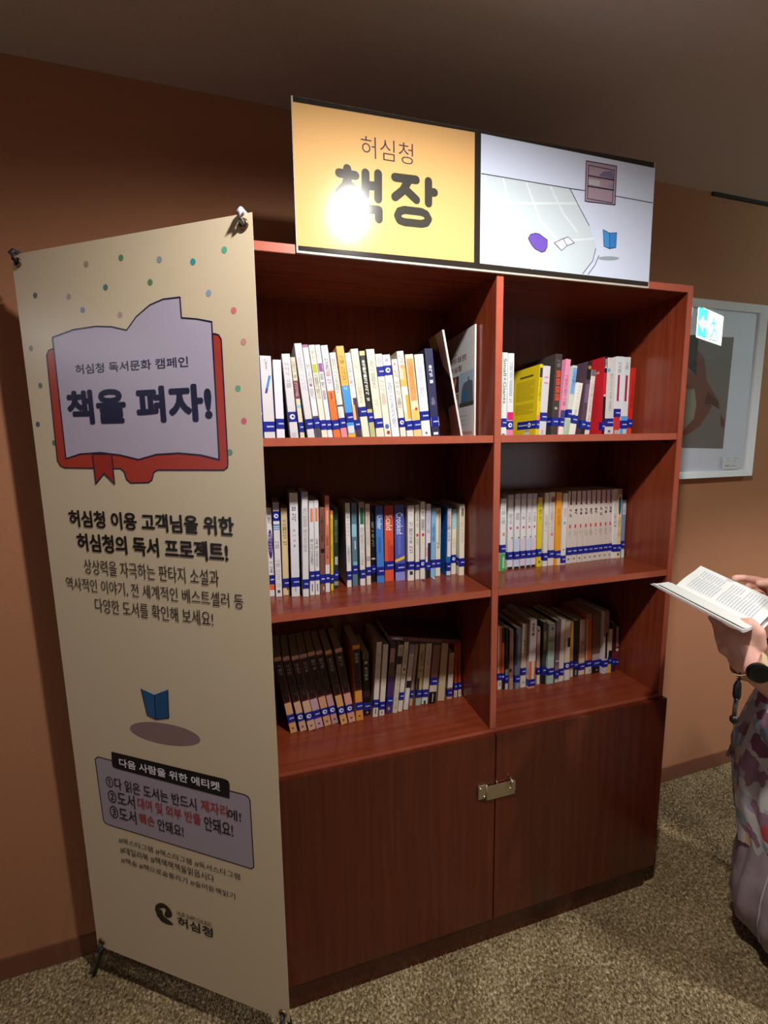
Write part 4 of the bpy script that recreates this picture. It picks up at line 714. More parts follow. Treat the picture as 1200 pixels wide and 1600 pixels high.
for pl in DATA['wbook']: P.poly(pl, mat('ccd2da', **gl), 3); P.stroke(pl, .0014, LN, 3.4, closed=True)
P.build('white_book_drawing', pp); P = Print(smap)
for pl, c in zip(DATA['bbook'], ('3f86c8', '357ac0')): P.poly(pl, mat(c, **gl), 3); P.stroke(pl, .0014, LN, 3.4, closed=True)
P.build('blue_book_drawing', pp)

# ------------------------------------------------------------------ X banner and its stand
b0, ba, bu = [Vector(v) for v in DATA['banner_frame']]
bn = ba.cross(bu)    # towards +? corrected below
if bn.y > 0: bn = -bn
bz = empty('banner', tuple(b0), 'tall cream X-banner left of the bookcase with open book drawing and Korean text', 'banner')
def bmap(u, v, L): return ba*u + bu*v + bn*(.0003+.00025*L)
BG = dict(rough=.27, spec=.45)
BW, BH = .600, 1.800
vs = [ba*u + bu*v + bn*k for k in (-.0003, .0003) for u, v in ((0, 0), (BW, 0), (BW, BH), (0, BH))]
bm = bmesh.new(); v = [bm.verts.new(p) for p in vs]
for f in ((0, 1, 2, 3), (7, 6, 5, 4), (0, 4, 5, 1), (1, 5, 6, 2), (2, 6, 7, 3), (3, 7, 4, 0)): bm.faces.new([v[i] for i in f])
bmesh.ops.recalc_face_normals(bm, faces=bm.faces[:])
from_bm('sheet', bm, mat('d8c8aa', name='banner_vinyl', **BG), bz)
for (p, c) in DATA['dots']:
    P = Print(bmap); P.ell(p[0], p[1], .0062, .0062, mat(c, **BG), 1, 14); P.build('dot', bz)
NVY = mat('1d1a3e', **BG)
P = Print(bmap); P.poly(DATA['cover'], mat('b03a2a', **BG), 1); P.stroke(DATA['cover'][:32], .0028, NVY, 2)
P.poly(DATA['ribbon'], mat('a03022', **BG), 2.5); P.stroke(DATA['ribbon'], .0028, NVY, 3, closed=True)
P.build('book_cover_drawing', bz)
P = Print(bmap); P.poly(DATA['page'], mat('b9b1c6', **BG), 2); P.stroke(DATA['page'], .0028, NVY, 3.2, closed=True); P.build('book_page_drawing', bz)
P = Print(bmap); P.poly(DATA['shadow'], mat('8f7474', **BG), 1); P.build('shadow_drawing', bz)
P = Print(bmap)
for pl, c in zip(DATA['book_small'], ('245a8c', '1f5284')): P.poly(pl, mat(c, **BG), 2); P.stroke(pl, .0022, NVY, 3, closed=True)
for pl in DATA['book_small_top']: P.poly(pl, mat('c8c8d0', **BG), 3.5)
P.build('blue_book_drawing', bz)
P = Print(bmap); P.poly(DATA['box'], mat('a99fae', **BG), 1); P.stroke(DATA['box'], .0026, mat('18151a', **BG), 2, closed=True); P.build('notice_box', bz)
P = Print(bmap); P.poly(DATA['tab'], mat('100e18', **BG), 3); P.build('notice_tab', bz)
for (p0, p1, s, off, c) in DATA['banner_text']:
    P = Print(bmap); P.text(s, p0[0], p0[1], p1[0], p1[1], mat(c, **BG), off, 4); P.build('lettering', bz)
P = Print(bmap); P.poly(DATA['logo'], mat('0d0f14', **BG), 2); P.build('emblem', bz)
ring_m = mat('8a7352', rough=.3, metal=.9)
GR = ((.018, 1.782), (.582, 1.782), (.018, .020), (.582, .020))
for gu, gv in GR:
    c0 = ba*gu+bu*gv+bn*.0016
    g = tube('grommet', [c0 + ba*.0078*math.cos(a)+bu*.0078*math.sin(a) for a in [k*math.pi/10 for k in range(20)]], .0028, ring_m, bz, seg=8, closed=True)
    bm = bmesh.new(); bmesh.ops.create_circle(bm, cap_ends=True, segments=14, radius=.0066)
    M = Matrix((ba, bu, bn)).transposed().to_4x4(); bmesh.ops.transform(bm, matrix=M, verts=bm.verts)
    for vv in bm.verts: vv.co += ba*gu+bu*gv+bn*.0009
    from_bm('grommet_hole', bm, mat('15100d', rough=.7), bz)
st = empty('banner_stand', tuple(b0), 'black folding X stand behind the cream banner', 'stand')
pole_m = mat('1c1c1e', rough=.4); hook_m = mat('b9bcc6', rough=.35)
hub = ba*.3+bu*.86-bn*.10
ends = [ba*gu+bu*gv-bn*.012 for gu, gv in GR]
for i, e in enumerate(ends):
    if i < 2: tube('arm', [hub, e], .0055, pole_m, st)
    else:
        dz = (e+b0).z; dirv = (e-hub).normalized(); tlen = (dz-.006)/abs(dirv.z)
        tube('leg', [hub, e+dirv*tlen], .0055, pole_m, st)
# hooks through the grommets
for i, (gu, gv) in enumerate(GR):
    e = ends[i]; sgn = 1 if i < 2 else -1; c0 = ba*gu+bu*gv
    pts = [e+bu*sgn*.006, e+bu*sgn*.020+bn*.006, c0+bu*sgn*.021+bn*.008, c0+bu*sgn*.014+bn*.014, c0+bu*sgn*.004+bn*.010, c0+bn*.001-bu*sgn*.001]
    tube('hook', pts, [.0045, .005, .0052, .005, .004, .003], hook_m if i == 1 else mat('34343a', rough=.4), st, seg=10)
tube('rear_leg', [hub, Vector((hub.x-bn.x*.0, hub.y-bn.y*.0, hub.z)) - bn*.10 + Vector((0, 0, -(hub+b0).z+.006))], .0055, pole_m, st)
bm = bmesh.new(); bmesh.ops.create_uvsphere(bm, u_segments=12, v_segments=8, radius=.022); bmesh.ops.translate(bm, vec=hub, verts=bm.verts)
from_bm('hub', bm, pole_m, st, smooth=True)

# ------------------------------------------------------------------ framed picture on the right wall
FX0, FX1, FZ0, FZ1 = 1.40, 1.973, 1.340, 2.007
org = Vector((FX0, wy(FX0), FZ0)); ang = math.atan(.016)
fp = empty('framed_picture', tuple(org), 'white framed picture with wide mat on the wall right of the bookcase', 'picture', rot=(0, 0, ang))
FW, FH = FX1-FX0, FZ1-FZ0
fm = mat('dde2e6', rough=.22, spec=.6)
fw = .026; fd = .024
for nm, pts in (('frame_rail', [(0, 0), (FW, 0), (FW-fw, fw), (fw, fw)]), ('frame_rail', [(0, FH), (fw, FH-fw), (FW-fw, FH-fw), (FW, FH)]), ('frame_rail', [(0, 0), (fw, fw), (fw, FH-fw), (0, FH)]), ('frame_rail', [(FW, 0), (FW, FH), (FW-fw, FH-fw), (FW-fw, fw)])):
    n = 4; cxx, czz = FW/2, FH/2
    V = []
    for (x, z) in pts:
        innr = (fw-.001 < x < FW-fw+.001) and (fw-.001 < z < FH-fw+.001)
        V.append((x, -(fd-.010 if innr else fd), z))
    V += [(x, -.0008, z) for (x, z) in pts]
    bm = bmesh.new(); v = [bm.verts.new(p) for p in V]
    for f in ((0, 1, 2, 3), (7, 6, 5, 4), (0, 4, 5, 1), (1, 5, 6, 2), (2, 6, 7, 3), (3, 7, 4, 0)): bm.faces.new([v[i] for i in f])
    bmesh.ops.recalc_face_normals(bm, faces=bm.faces[:]); from_bm(nm, bm, fm, fp)
def fmap(u, v, L): return ((u-FX0), -.006-.0003*L, v-FZ0)
bbox('mat_board', fw-.003, FW-fw+.003, -.0055, -.0010, fw-.003, FH-fw+.003, mat('d5dcea', rough=.6), fp)
P = Print(fmap)
ax0 = FX0+.120; A = [(max(p[0], ax0), p[1]) for p in DATA['art']]
P.poly(A, mat('736e6a', rough=.6), 1)
for pl, c in DATA['art_shapes']: P.poly([(max(x, ax0), z) for x, z in pl], mat(c, rough=.6), 2 if c != '4c2c28' else 3)
P.build('artwork', fp)
gm = bpy.data.materials.new('picture_glass'); gm.use_nodes = True; nt = gm.node_tree; nt.nodes.clear()
o_ = nt.nodes.new('ShaderNodeOutputMaterial'); mx = nt.nodes.new('ShaderNodeMixShader'); tr_ = nt.nodes.new('ShaderNodeBsdfTransparent'); gy = nt.nodes.new('ShaderNodeBsdfGlossy'); lw0 = nt.nodes.new('ShaderNodeLayerWeight'); pw0 = nt.nodes.new('ShaderNodeMath'); pw0.operation = 'POWER'; pw0.inputs[1].default_value = 5.0; fr = nt.nodes.new('ShaderNodeMath'); fr.operation = 'MULTIPLY_ADD'; fr.inputs[1].default_value = .92; fr.inputs[2].default_value = .08
nt.links.new(lw0.outputs['Facing'], pw0.inputs[0]); nt.links.new(pw0.outputs[0], fr.inputs[0])
gy.inputs['Roughness'].default_value = 0.0
nt.links.new(fr.outputs[0], mx.inputs[0]); nt.links.new(tr_.outputs[0], mx.inputs[1]); nt.links.new(gy.outputs[0], mx.inputs[2]); nt.links.new(mx.outputs[0], o_.inputs[0])
obj('glass', [(fw, -.012, fw), (FW-fw, -.012, fw), (FW-fw, -.012, FH-fw), (fw, -.012, FH-fw)], [(0, 1, 2, 3)], gm, fp)
cu = [p[0]-FX0 for p in DATA['card']]; cv = [p[1]-FZ0 for p in DATA['card']]
cd = bbox('caption_card', min(cu), max(cu), -.0165, -.0135, min(cv), max(cv), mat('ccd2da', rough=.5), fp, .0006)
P = Print(lambda u, v, L: (u, -.0166-.0002*L, v)); c0, c1, d0, d1 = min(cu), max(cu), min(cv), max(cv)
for a, b, e in ((.15, .3, .78), (.6, .85, .78), (.15, .28, .6), (.6, .75, .6), (.08, .35, .3), (.08, .75, .24)): P.rect(c0+(c1-c0)*a, c0+(c1-c0)*b, d0+(d1-d0)*e, d0+(d1-d0)*e+.0016, mat('5a6070'), 1)
P.build('caption_lettering', cd)

# ------------------------------------------------------------------ exit sign hanging from the ceiling (its reflection shows in the picture glass)
ex = empty('exit_sign', (2.93, -.60, 2.24), 'lit green and white exit sign with running figure hanging from the ceiling', 'exit sign', rot=(0, 0, -0.32))
EW, EH = .44, .19
bbox('housing', -EW/2-.006, EW/2+.006, -.012, .012, -EH/2-.006, EH/2+.006, mat('d8dcd8', rough=.4), ex, .002)
tube('hanger', [(0, 0, EH/2+.005), (0, 0, CEIL-2.24-.001)], .006, mat('d0d0d0', rough=.3, metal=.6), ex)
gE = mat('00d0c0', emit=30.0, name='exit_green'); wE = mat('e8fff8', emit=34.0, name='exit_white'); dE = mat('00785c', emit=1.5, name='exit_dark_green')
for sgn, fl in ((1, False), (-1, True)):
    P = Print(lambda u, v, L, s_=sgn: (u*s_, s_*(.0122+.0004*L), v))
    P.rect(-EW/2, EW/2, -EH/2, EH/2, wE, 1)
    P.rect(-EW/2+.012, -.06, -EH/2+.012, EH/2-.004, gE, 2)
    P.poly([(-EW/2+.02, .0), (-.12, .05), (-.12, .022), (-.06, .022), (-.06, -.022), (-.12, -.022), (-.12, -.05)], wE, 3)
    P.ell(.045, .055, .014, .014, gE, 3)
    for s in ([(.04, .035), (.065, -.005)], [(.04, .032), (.01, .012), (.0, -.01)], [(.045, .03), (.085, .028), (.1, .008)], [(.065, -.005), (.045, -.04), (.01, -.065)], [(.065, -.005), (.1, -.02), (.115, -.06)]): P.stroke(s, .016, gE, 3)
    P.stroke([(.14, .085), (.14, -.075), (.0, -.08)], .006, dE, 3)
    P.build('lit_panel', ex)

# ------------------------------------------------------------------ person reading at the right
def capsule(bm, a, b, ra, rb):
    a, b = Vector(a), Vector(b); d = b-a; L = max(d.length, 1e-5)
    q = Vector((0, 0, 1)).rotation_difference(d)
    ring = 14; rings = []
    prof = []
    for k in range(0, 5): th = math.pi/2*(1-k/4.0); prof.append((-math.sin(th)*ra, math.cos(th)*ra))
    for k in range(0, 5): th = math.pi/2*(k/4.0); prof.append((L+math.sin(th)*rb, math.cos(th)*rb))
    for (z, rr) in prof:
        rr = max(rr, 1e-4)
        rings.append([bm.verts.new(a+q @ Vector((rr*math.cos(2*math.pi*i/ring), rr*math.sin(2*math.pi*i/ring), z))) for i in range(ring)])
    for r0, r1 in zip(rings, rings[1:]):
        for i in range(ring): bm.faces.new((r0[i], r0[(i+1) % ring], r1[(i+1) % ring], r1[i]))
    bm.faces.new(rings[0][::-1]); bm.faces.new(rings[-1])
def ellipsoid(bm, c, r, rotz=0.0):
    res = bmesh.ops.create_uvsphere(bm, u_segments=24, v_segments=16, radius=1.0)
    M = Matrix.Translation(c) @ Matrix.Rotation(rotz, 4, 'Z') @ Matrix.Diagonal((*r, 1))
    bmesh.ops.transform(bm, matrix=M, verts=res['verts'])
def chain(bm, pts, rads):
    for i in range(len(pts)-1): capsule(bm, pts[i], pts[i+1], rads[i], rads[i+1])
def remeshed(name, bm, voxel, m, parent, smooth_it=4):
    me = bpy.data.meshes.new(name); bm.to_mesh(me); bm.free()
    o = bpy.data.objects.new(name, me); COL.objects.link(o)
    md = o.modifiers.new('r', 'REMESH'); md.mode = 'VOXEL'; md.voxel_size = voxel; md.use_smooth_shade = True
    s = o.modifiers.new('s', 'SMOOTH'); s.factor = .5; s.iterations = smooth_it
    dg = bpy.context.evaluated_depsgraph_get()
    nm = bpy.data.meshes.new_from_object(o.evaluated_get(dg)); o.modifiers.clear(); o.data = nm; nm.name = name
    nm.materials.clear(); nm.materials.append(m)
    nm.polygons.foreach_set('use_smooth', [True]*len(nm.polygons))
    o.parent = parent
    return o
A_, B_, D_ = [Vector(v) for v in DATA['held']]
e1 = (D_-A_).normalized(); e2 = (B_-A_).normalized(); nb = e1.cross(e2); nb = nb if nb.z > 0 else -nb
hb = empty('open_book', tuple(A_), 'open paperback held in the hands of the person at the right', 'book')
ph_, pw_ = (D_-A_).length, (B_-A_).length
paper = mat('d9dcd6', rough=.7)
def bvec(u, v, k): return e1*v + e2*u + nb*k       # u across the right page, v towards the reader, k up
def sheet(name, prof, v0, v1, m, thick=None, parent=hb):
    """prof: list of (vector across, thickness) ; a slab following a curved page"""
    V = []; n = len(prof)
    for vv in (v0, v1):
        for p, tk in prof: V.append(p + e1*vv)
        for p, tk in prof: V.append(p - nb*tk + e1*vv)
    F = []
    for i in range(n-1):
        F += [(i, i+1, 2*n+i+1, 2*n+i), (n+i, 3*n+i, 3*n+i+1, n+i+1), (i, n+i, n+i+1, i+1), (2*n+i, 2*n+i+1, 3*n+i+1, 3*n+i)]
    F += [(0, 2*n, 3*n, n), (n-1, 2*n-1, 4*n-1, 3*n-1)]
    bm = bmesh.new(); vs = [bm.verts.new(v) for v in V]
    for f in F: bm.faces.new([vs[i] for i in f])
    bmesh.ops.recalc_face_normals(bm, faces=bm.faces[:]); return from_bm(name, bm, m, parent)
rp = [(e2*(pw_*t_) + nb*(.006*math.sin(math.pi*min(1, t_*1.6))-.001), .011) for t_ in (0, .05, .12, .25, .45, .7, 1)]
sheet('right_pages', rp, 0, ph_, paper)
al = math.radians(33); lw = pw_*1.18; ld_ = -e2*math.cos(al)+nb*math.sin(al); ln_ = e2*math.sin(al)+nb*math.cos(al)
lp = [(ld_*(lw*t_) + ln_*(.008*math.sin(math.pi*min(1, t_*1.5))), .004) for t_ in (0, .06, .14, .3, .55, .8, 1)]
sheet('left_pages', lp, -.006, ph_, paper)
sheet('left_cover', [(p-ln_*.0045, .0006) for p, _ in lp], -.010, ph_+.002, mat('d8d0d4', rough=.4))
sheet('loose_page', [(ld_*(lw*t_*.9) + ln_*(.008*math.sin(math.pi*min(1, t_*1.5))+.003*t_), .0003) for t_ in (0, .06, .14, .3, .55, .8, 1)], 0, ph_-.002, paper)
sheet('right_cover', [(e2*(pw_*t_)-nb*.0125, .0006) for t_ in (0, .5, 1.02)], -.002, ph_+.008, mat('d8d0cc', rough=.4))
obj('end_strip', [bvec(.01, ph_+.0002, -.011), bvec(pw_, ph_+.0002, -.011), bvec(pw_, ph_+.0006, -.002), bvec(.01, ph_+.0006, -.002)], [(0, 1, 2, 3)], mat('7c757c', rough=.6), hb)
P = Print(lambda u, v, L: e2*u + e1*v + nb*(.006*math.sin(math.pi*min(1, u/pw_*1.6))-.001+.0009*L))
ink = mat('aab0ba', rough=.8)
for q in range(24):
    vv = ph_*(.10+.034*q)
    u0 = pw_*.14; u1 = pw_*(.88 if q not in (9, 16) else .6)
    k = u0
    while k < u1:
        ww = random.uniform(.010, .018); P.rect(k, min(k+ww, u1), vv, vv+.0019, ink, 1) if q != 10 else None; k += ww+.0014
P.build('page_lettering', hb)

per = empty('person', (1.475, -.31, 0), 'person in a floral tunic and long grey skirt reading an open book, wristwatch on', 'person')
OP = Vector((1.475, -.31, 0))
fd_ = Vector((-.90, .43, 0)).normalized(); lf = Vector((-.43, -.90, 0)).normalized()
def Q(f, l, z): return Vector((0, 0, z)) + fd_*f + lf*l
def Wd(p): return Vector(p)-OP
skin = bpy.data.materials.new('skin'); skin.use_nodes = True
_b = skin.node_tree.nodes['Principled BSDF']; _b.inputs['Base Color'].default_value = (*lin('dba997'), 1); _b.inputs['Roughness'].default_value = .52
_b.inputs['Subsurface Weight'].default_value = .12; _b.inputs['Subsurface Radius'].default_value = (.012, .005, .003); _b.inputs['Subsurface Scale'].default_value = .6
bm = bmesh.new()
rz = math.atan2(fd_.y, fd_.x)
ellipsoid(bm, Q(0, 0, 1.15), (.095, .155, .17), rz); ellipsoid(bm, Q(0, 0, .92), (.10, .155, .14), rz); ellipsoid(bm, Q(0, 0, 1.04), (.09, .135, .16), rz)
chain(bm, [Q(0, .14, 1.25), Q(0, 0, 1.275), Q(0, -.14, 1.25)], [.055, .06, .055])
chain(bm, [Q(0, 0, 1.27), Q(.02, 0, 1.36)], [.055, .048])
ellipsoid(bm, Q(.035, 0, 1.445), (.088, .07, .105), rz)
chain(bm, [Q(.105, 0, 1.46), Q(.13, 0, 1.43)], [.008, .012]); chain(bm, [Q(.09, -.018, 1.40), Q(.09, .018, 1.40)], [.011, .011]); chain(bm, [Q(.08, 0, 1.365), Q(.07, 0, 1.36)], [.022, .02])
for s in (-1, 1): chain(bm, [Q(.02, s*.07, 1.43), Q(.02, s*.073, 1.455)], [.012, .014])
for s in (-1, 1):
    chain(bm, [Q(0, s*.085, .86), Q(.015, s*.09, .47), Q(-.01, s*.09, .09)], [.085, .055, .036])
    chain(bm, [Q(-.03, s*.09, .045), Q(.03, s*.09, .035), Q(.10, s*.095, .026)], [.034, .032, .022])
LH, RH = DATA['lhand'], DATA['rhand']
lw_, le = Wd(LH['wrist']), Wd(LH['elbow'])
chain(bm, [Q(0, .155, 1.245), Q(-.02, .19, 1.10), le], [.052, .045, .040]); chain(bm, [le, le.lerp(lw_, .4), lw_], [.042, .044, .033])
rw, = [Wd(RH['wrist'])]; re_ = Q(.02, -.20, .99)
chain(bm, [Q(0, -.155, 1.245), Q(-.01, -.19, 1.11), re_], [.052, .045, .040]); chain(bm, [re_, re_.lerp(rw, .4), rw], [.040, .038, .026])
pl, pl2 = Wd(LH['palm']), Wd(LH['palm2'])
chain(bm, [lw_, pl, pl2], [.033, .036, .027]); 
chain(bm, [pl] + [Wd(p) for p in LH['thumb']], [.028, .021, .017, .0145, .0125])
for f_i in LH['fingers']:
    fp_ = [Wd(p) for p in f_i]; chain(bm, [pl] + fp_, [.021, .0145, .0115, .0100, .0088])
rp_ = Wd(RH['palm']); chain(bm, [rw, rp_], [.026, .030])
chain(bm, [rp_] + [Wd(p) for p in RH['thumb']], [.022, .014, .012, .0105])
for f_i in RH['fingers']:
    chain(bm, [rp_] + [Wd(p) for p in f_i], [.018, .0125, .011, .0095, .0085])
remeshed('body', bm, .0034, skin, per, 3)
# eyes, mouth, hair
for s in (-1, 1):
    bm = bmesh.new(); ellipsoid(bm, Q(.107, s*.028, 1.462), (.010, .013, .006), rz); from_bm('eye', bm, mat('2a1c18', rough=.2), per, smooth=True)
bm = bmesh.new(); ellipsoid(bm, Q(.108, 0, 1.402), (.010, .022, .006), rz); from_bm('mouth', bm, mat('a4574e', rough=.4), per, smooth=True)
bm = bmesh.new(); ellipsoid(bm, Q(.010, 0, 1.475), (.098, .083, .100), rz); ellipsoid(bm, Q(-.045, 0, 1.40), (.05, .075, .12), rz)
hair = remeshed('hair', bm, .006, mat('1d1512', rough=.45, bump=.6, bscale=160), per, 2)
# tunic and skirt lofted round the body with folds
def loft(name, rows, m, seg=96, fold=0.0, nf=9, ph=0.0, thick=.0015, twist=0.0):
    V = []; n = len(rows)
    for j, (z, cf, cl, rf, rl, fo) in enumerate(rows):
        for i in range(seg):
            a = 2*math.pi*i/seg
            k = 1 + fo*(math.sin(nf*a+ph+twist*j)*.6 + .4*math.sin((nf*2+1)*a+ph*2+j*.35) + .35*math.sin((nf*3+2)*a-j*.5))
            V.append(Q(cf+rf*k*math.cos(a), cl+rl*k*math.sin(a), z + .012*fo*8*math.sin(3*a)*(1 if j in (0, n-1) else 0)))
    F = []
    for j in range(n-1):
        for i in range(seg): F.append((j*seg+i, j*seg+(i+1) % seg, (j+1)*seg+(i+1) % seg, (j+1)*seg+i))
    bm = bmesh.new(); vs = [bm.verts.new(v) for v in V]
    for f in F: bm.faces.new([vs[i] for i in f])
    bmesh.ops.recalc_face_normals(bm, faces=bm.faces[:])
    return from_bm(name, bm, m, per, smooth=True)
def floral():
    m = bpy.data.materials.new('floral_cotton'); m.use_nodes = True; nt = m.node_tree; b = nt.nodes['Principled BSDF']; b.inputs['Roughness'].default_value = .8
    tc = nt.nodes.new('ShaderNodeTexCoord'); ns = nt.nodes.new('ShaderNodeTexNoise'); ns.inputs['Scale'].default_value = 7; ns.inputs['Detail'].default_value = 3
    ad = nt.nodes.new('ShaderNodeVectorMath'); ad.operation = 'MULTIPLY_ADD'; ad.inputs[1].default_value = (.16, .16, .16)
    nt.links.new(tc.outputs['Object'], ns.inputs['Vector']); nt.links.new(ns.outputs['Color'], ad.inputs[0]); nt.links.new(tc.outputs['Object'], ad.inputs[2])
    vo = nt.nodes.new('ShaderNodeTexVoronoi'); vo.inputs['Scale'].default_value = 24; nt.links.new(ad.outputs[0], vo.inputs['Vector'])
    sp_ = nt.nodes.new('ShaderNodeSeparateColor'); nt.links.new(vo.outputs['Color'], sp_.inputs[0])
    cr = nt.nodes.new('ShaderNodeValToRGB'); cr.color_ramp.interpolation = 'CONSTANT'; e = cr.color_ramp.elements
    cols = [(0, 'c4c1c0'), (.2, 'a8a2ac'), (.34, '946f84'), (.44, 'cfccc8'), (.58, '94a4aa'), (.68, 'c24850'), (.76, 'd8b890'), (.84, '7a4a60'), (.92, '7a8c9c')]
    e[0].position, e[0].color = 0, (*lin(cols[0][1]), 1); e[1].position, e[1].color = cols[1][0], (*lin(cols[1][1]), 1)
    for p, c in cols[2:]: k = e.new(p); k.color = (*lin(c), 1)
    nt.links.new(sp_.outputs[0], cr.inputs[0]); nt.links.new(cr.outputs[0], b.inputs['Base Color'])
    return m
fl = floral()
def dense(rows, k=3):
    out = []
    for a, b in zip(rows, rows[1:]):
        for t_ in range(k): out.append(tuple(x+(y-x)*t_/k for x, y in zip(a, b)))
    return out+[rows[-1]]
loft('tunic', dense([(1.30, .0, 0, .062, .085, 0), (1.285, 0, 0, .085, .15, 0), (1.24, 0, 0, .108, .178, .0), (1.12, .0, 0, .118, .172, .015), (.98, 0, 0, .125, .165, .03), (.86, .01, 0, .140, .178, .045), (.72, .03, 0, .160, .190, .06), (.58, .05, 0, .178, .198, .075), (.47, .045, 0, .178, .200, .085), (.335, .03, .0, .168, .192, .09)]), fl, fold=1, nf=8, ph=.6, twist=.06)
grey = mat('8b7d80', rough=.7, var=.22, bscale=14, bump=.4, name='grey_skirt_cloth')
SK = dense([(.62, .02, 0, .125, .155, .02), (.45, .03, 0, .145, .170, .05), (.34, .04, .02, .155, .180, .075), (.24, .045, .02, .168, .182, .085), (.16, .047, .02, .172, .182, .09), (.08, .035, .0, .155, .170, .08), (.025, .005, 0, .125, .15, .07)])
loft('long_skirt', SK, grey, fold=1, nf=7, ph=2.0, twist=.05)
def on_skirt(a, row, j):
    z, cf, cl, rf, rl, fo = row
    k = 1 + fo*(math.sin(7*a+2.0+.05*j)*.6 + .4*math.sin(15*a+4.0+j*.35) + .35*math.sin(23*a-j*.5))
    return Q(cf+(rf*k+.002)*math.cos(a), cl+(rl*k+.002)*math.sin(a), z)
tube('skirt_seam', [on_skirt(.25, SK[j], j) for j in range(3, len(SK))], .0028, mat('b8aeb0', rough=.6), per, seg=6)
# sleeves
def sleeve(a, b, c, r):
    bm = bmesh.new(); chain(bm, [a, b, c], r); return remeshed('sleeve', bm, .007, fl, per, 2)
sleeve(Q(0, .145, 1.245), Q(-.015, .18, 1.13), Q(-.02, .195, 1.05), [.062, .06, .066])
sleeve(Q(0, -.145, 1.245), Q(-.01, -.18, 1.13), Q(-.01, -.192, 1.06), [.062, .06, .066])
for s in (-1, 1):
    bm = bmesh.new(); chain(bm, [Q(-.035, s*.09, .045), Q(.03, s*.09, .040), Q(.105, s*.095, .030)], [.040, .039, .029])
    remeshed('shoe', bm, .005, mat('1b1718', rough=.5), per, 2)
# wristwatch
wc = Wd(LH['wrist']); wax = (lw_-le).normalized()
wface = Wd(DATA['watch'][0])
toCam = (wface-wc); toCam = (toCam - wax*toCam.dot(wax)).normalized()
side = wax.cross(toCam).normalized()
wctr = wc - wax*.008
R_ = .0375
bm = bmesh.new(); n = 40; ringv = []
for k in range(n):
    a = 2*math.pi*k/n; d_ = toCam*math.cos(a)+side*math.sin(a)
    ringv.append([bm.verts.new(wctr+d_*rr+wax*ww) for rr, ww in ((R_, -.010), (R_+.0022, -.010), (R_+.0022, .010), (R_, .010))])
for k in range(n):
    r0, r1 = ringv[k], ringv[(k+1) % n]
    for i in range(4): bm.faces.new((r0[i], r0[(i+1) % 4], r1[(i+1) % 4], r1[i]))
bmesh.ops.recalc_face_normals(bm, faces=bm.faces[:])
wt = from_bm('wrist_watch', bm, mat('bda67c', rough=.6), per, smooth=False)
fdir = toCam.copy()
fc = wctr + fdir*(R_+.001)
M3 = Matrix((side, wax, toCam)).transposed()
def disc(name, r0, r1, z0, z1, m, seg=32):
    zq = Vector((0, 0, 1)).rotation_difference(fdir)
    bm = bmesh.new(); rings = []
    for rr, z in ((r0, z0), (r0, z1*.7+z0*.3), (r1, z1)):
        rings.append([bm.verts.new(fc + zq @ Vector((rr*math.cos(2*math.pi*i/seg), rr*math.sin(2*math.pi*i/seg), z))) for i in range(seg)])
    for a, b in zip(rings, rings[1:]):
        for i in range(seg): bm.faces.new((a[i], a[(i+1) % seg], b[(i+1) % seg], b[i]))
    bm.faces.new(rings[0][::-1]); bm.faces.new(rings[-1])
    return from_bm(name, bm, m, wt)
disc('watch_case', .0225, .0215, -.004, .007, mat('1a1a1c', rough=.3, metal=.6))
disc('watch_bezel', .0205, .0185, .0065, .0088, mat('4a4a4e', rough=.2, metal=.9))
disc('watch_screen', .0178, .0176, .0086, .0090, mat('050506', rough=.08))
# phone resting on the forearm and the wrist strap hanging below
pc = Vector(DATA['phone'])
pz = empty('phone', tuple(pc), 'dark smartphone with a lit blue edge above the wristwatch forearm', 'phone', rot=(math.radians(20), math.radians(18), math.radians(-35)))
bbox('phone_body', -.005, .14, -.035, .035, -.004, .004, mat('16161a', rough=.3), pz, .003)
bbox('phone_screen', -.003, .138, -.0353, -.0348, -.0026, .0026, mat('5aa0ff', emit=2.2), pz)
S_ = [Vector(p) for p in DATA['strap']]
sp0 = S_[0]
ss = empty('hanging_strap', tuple(sp0), 'black strap with clasp and tassel hanging below the wrist', 'strap')
S_ = [p-sp0 for p in S_]; bk = mat('0b0a0b', rough=.45)
c_ = (S_[0]+S_[1])/2; hgt_ = (S_[0]-S_[1]).length/2
sd = Vector((.85, .52, 0))
tube('loop', [c_ + sd*.005*math.cos(a) + Vector((0, 0, 1))*(hgt_+.002)*math.sin(a) for a in [k*math.pi/10 for k in range(20)]], .0017, mat('1c1110', rough=.5), ss, seg=8, closed=True)
tube('clasp', [S_[1]+Vector((0, 0, .003)), S_[1]+Vector((0, 0, -.004)), S_[1].lerp(S_[2], .6), S_[2].lerp(S_[3], .6), S_[3]], [.0045, .0055, .0075, .0080, .0065], bk, ss, seg=12)
tube('bar', [S_[3]-sd*.013, S_[3]-sd*.010, S_[3]+sd*.010, S_[3]+sd*.013], [.002, .0035, .0035, .002], bk, ss)
tube('cord', [S_[3], S_[4], S_[5]], [.0050, .0042, .0040], mat('332a26', rough=.7), ss)
tube('knot', [S_[5]+Vector((0, 0, .008)), S_[5]+Vector((0, 0, .002)), S_[5]-Vector((0, 0, .006)), S_[5]-Vector((0, 0, .011))], [.004, .0088, .0085, .004], bk, ss, seg=8)
for k in range(9):
    t_ = k/8-.5
    e_ = S_[7].lerp(S_[8], k/8) + Vector((0, 0, .004*math.sin(k*2.1)))
    tube('tassel_strand', [S_[5]-Vector((0, 0, .009))+sd*.008*t_, S_[6]+sd*.010*t_, e_], [.0011, .0011, .0007], mat('4a3a30' if k % 2 else '2c2320', rough=.7), ss, seg=6)


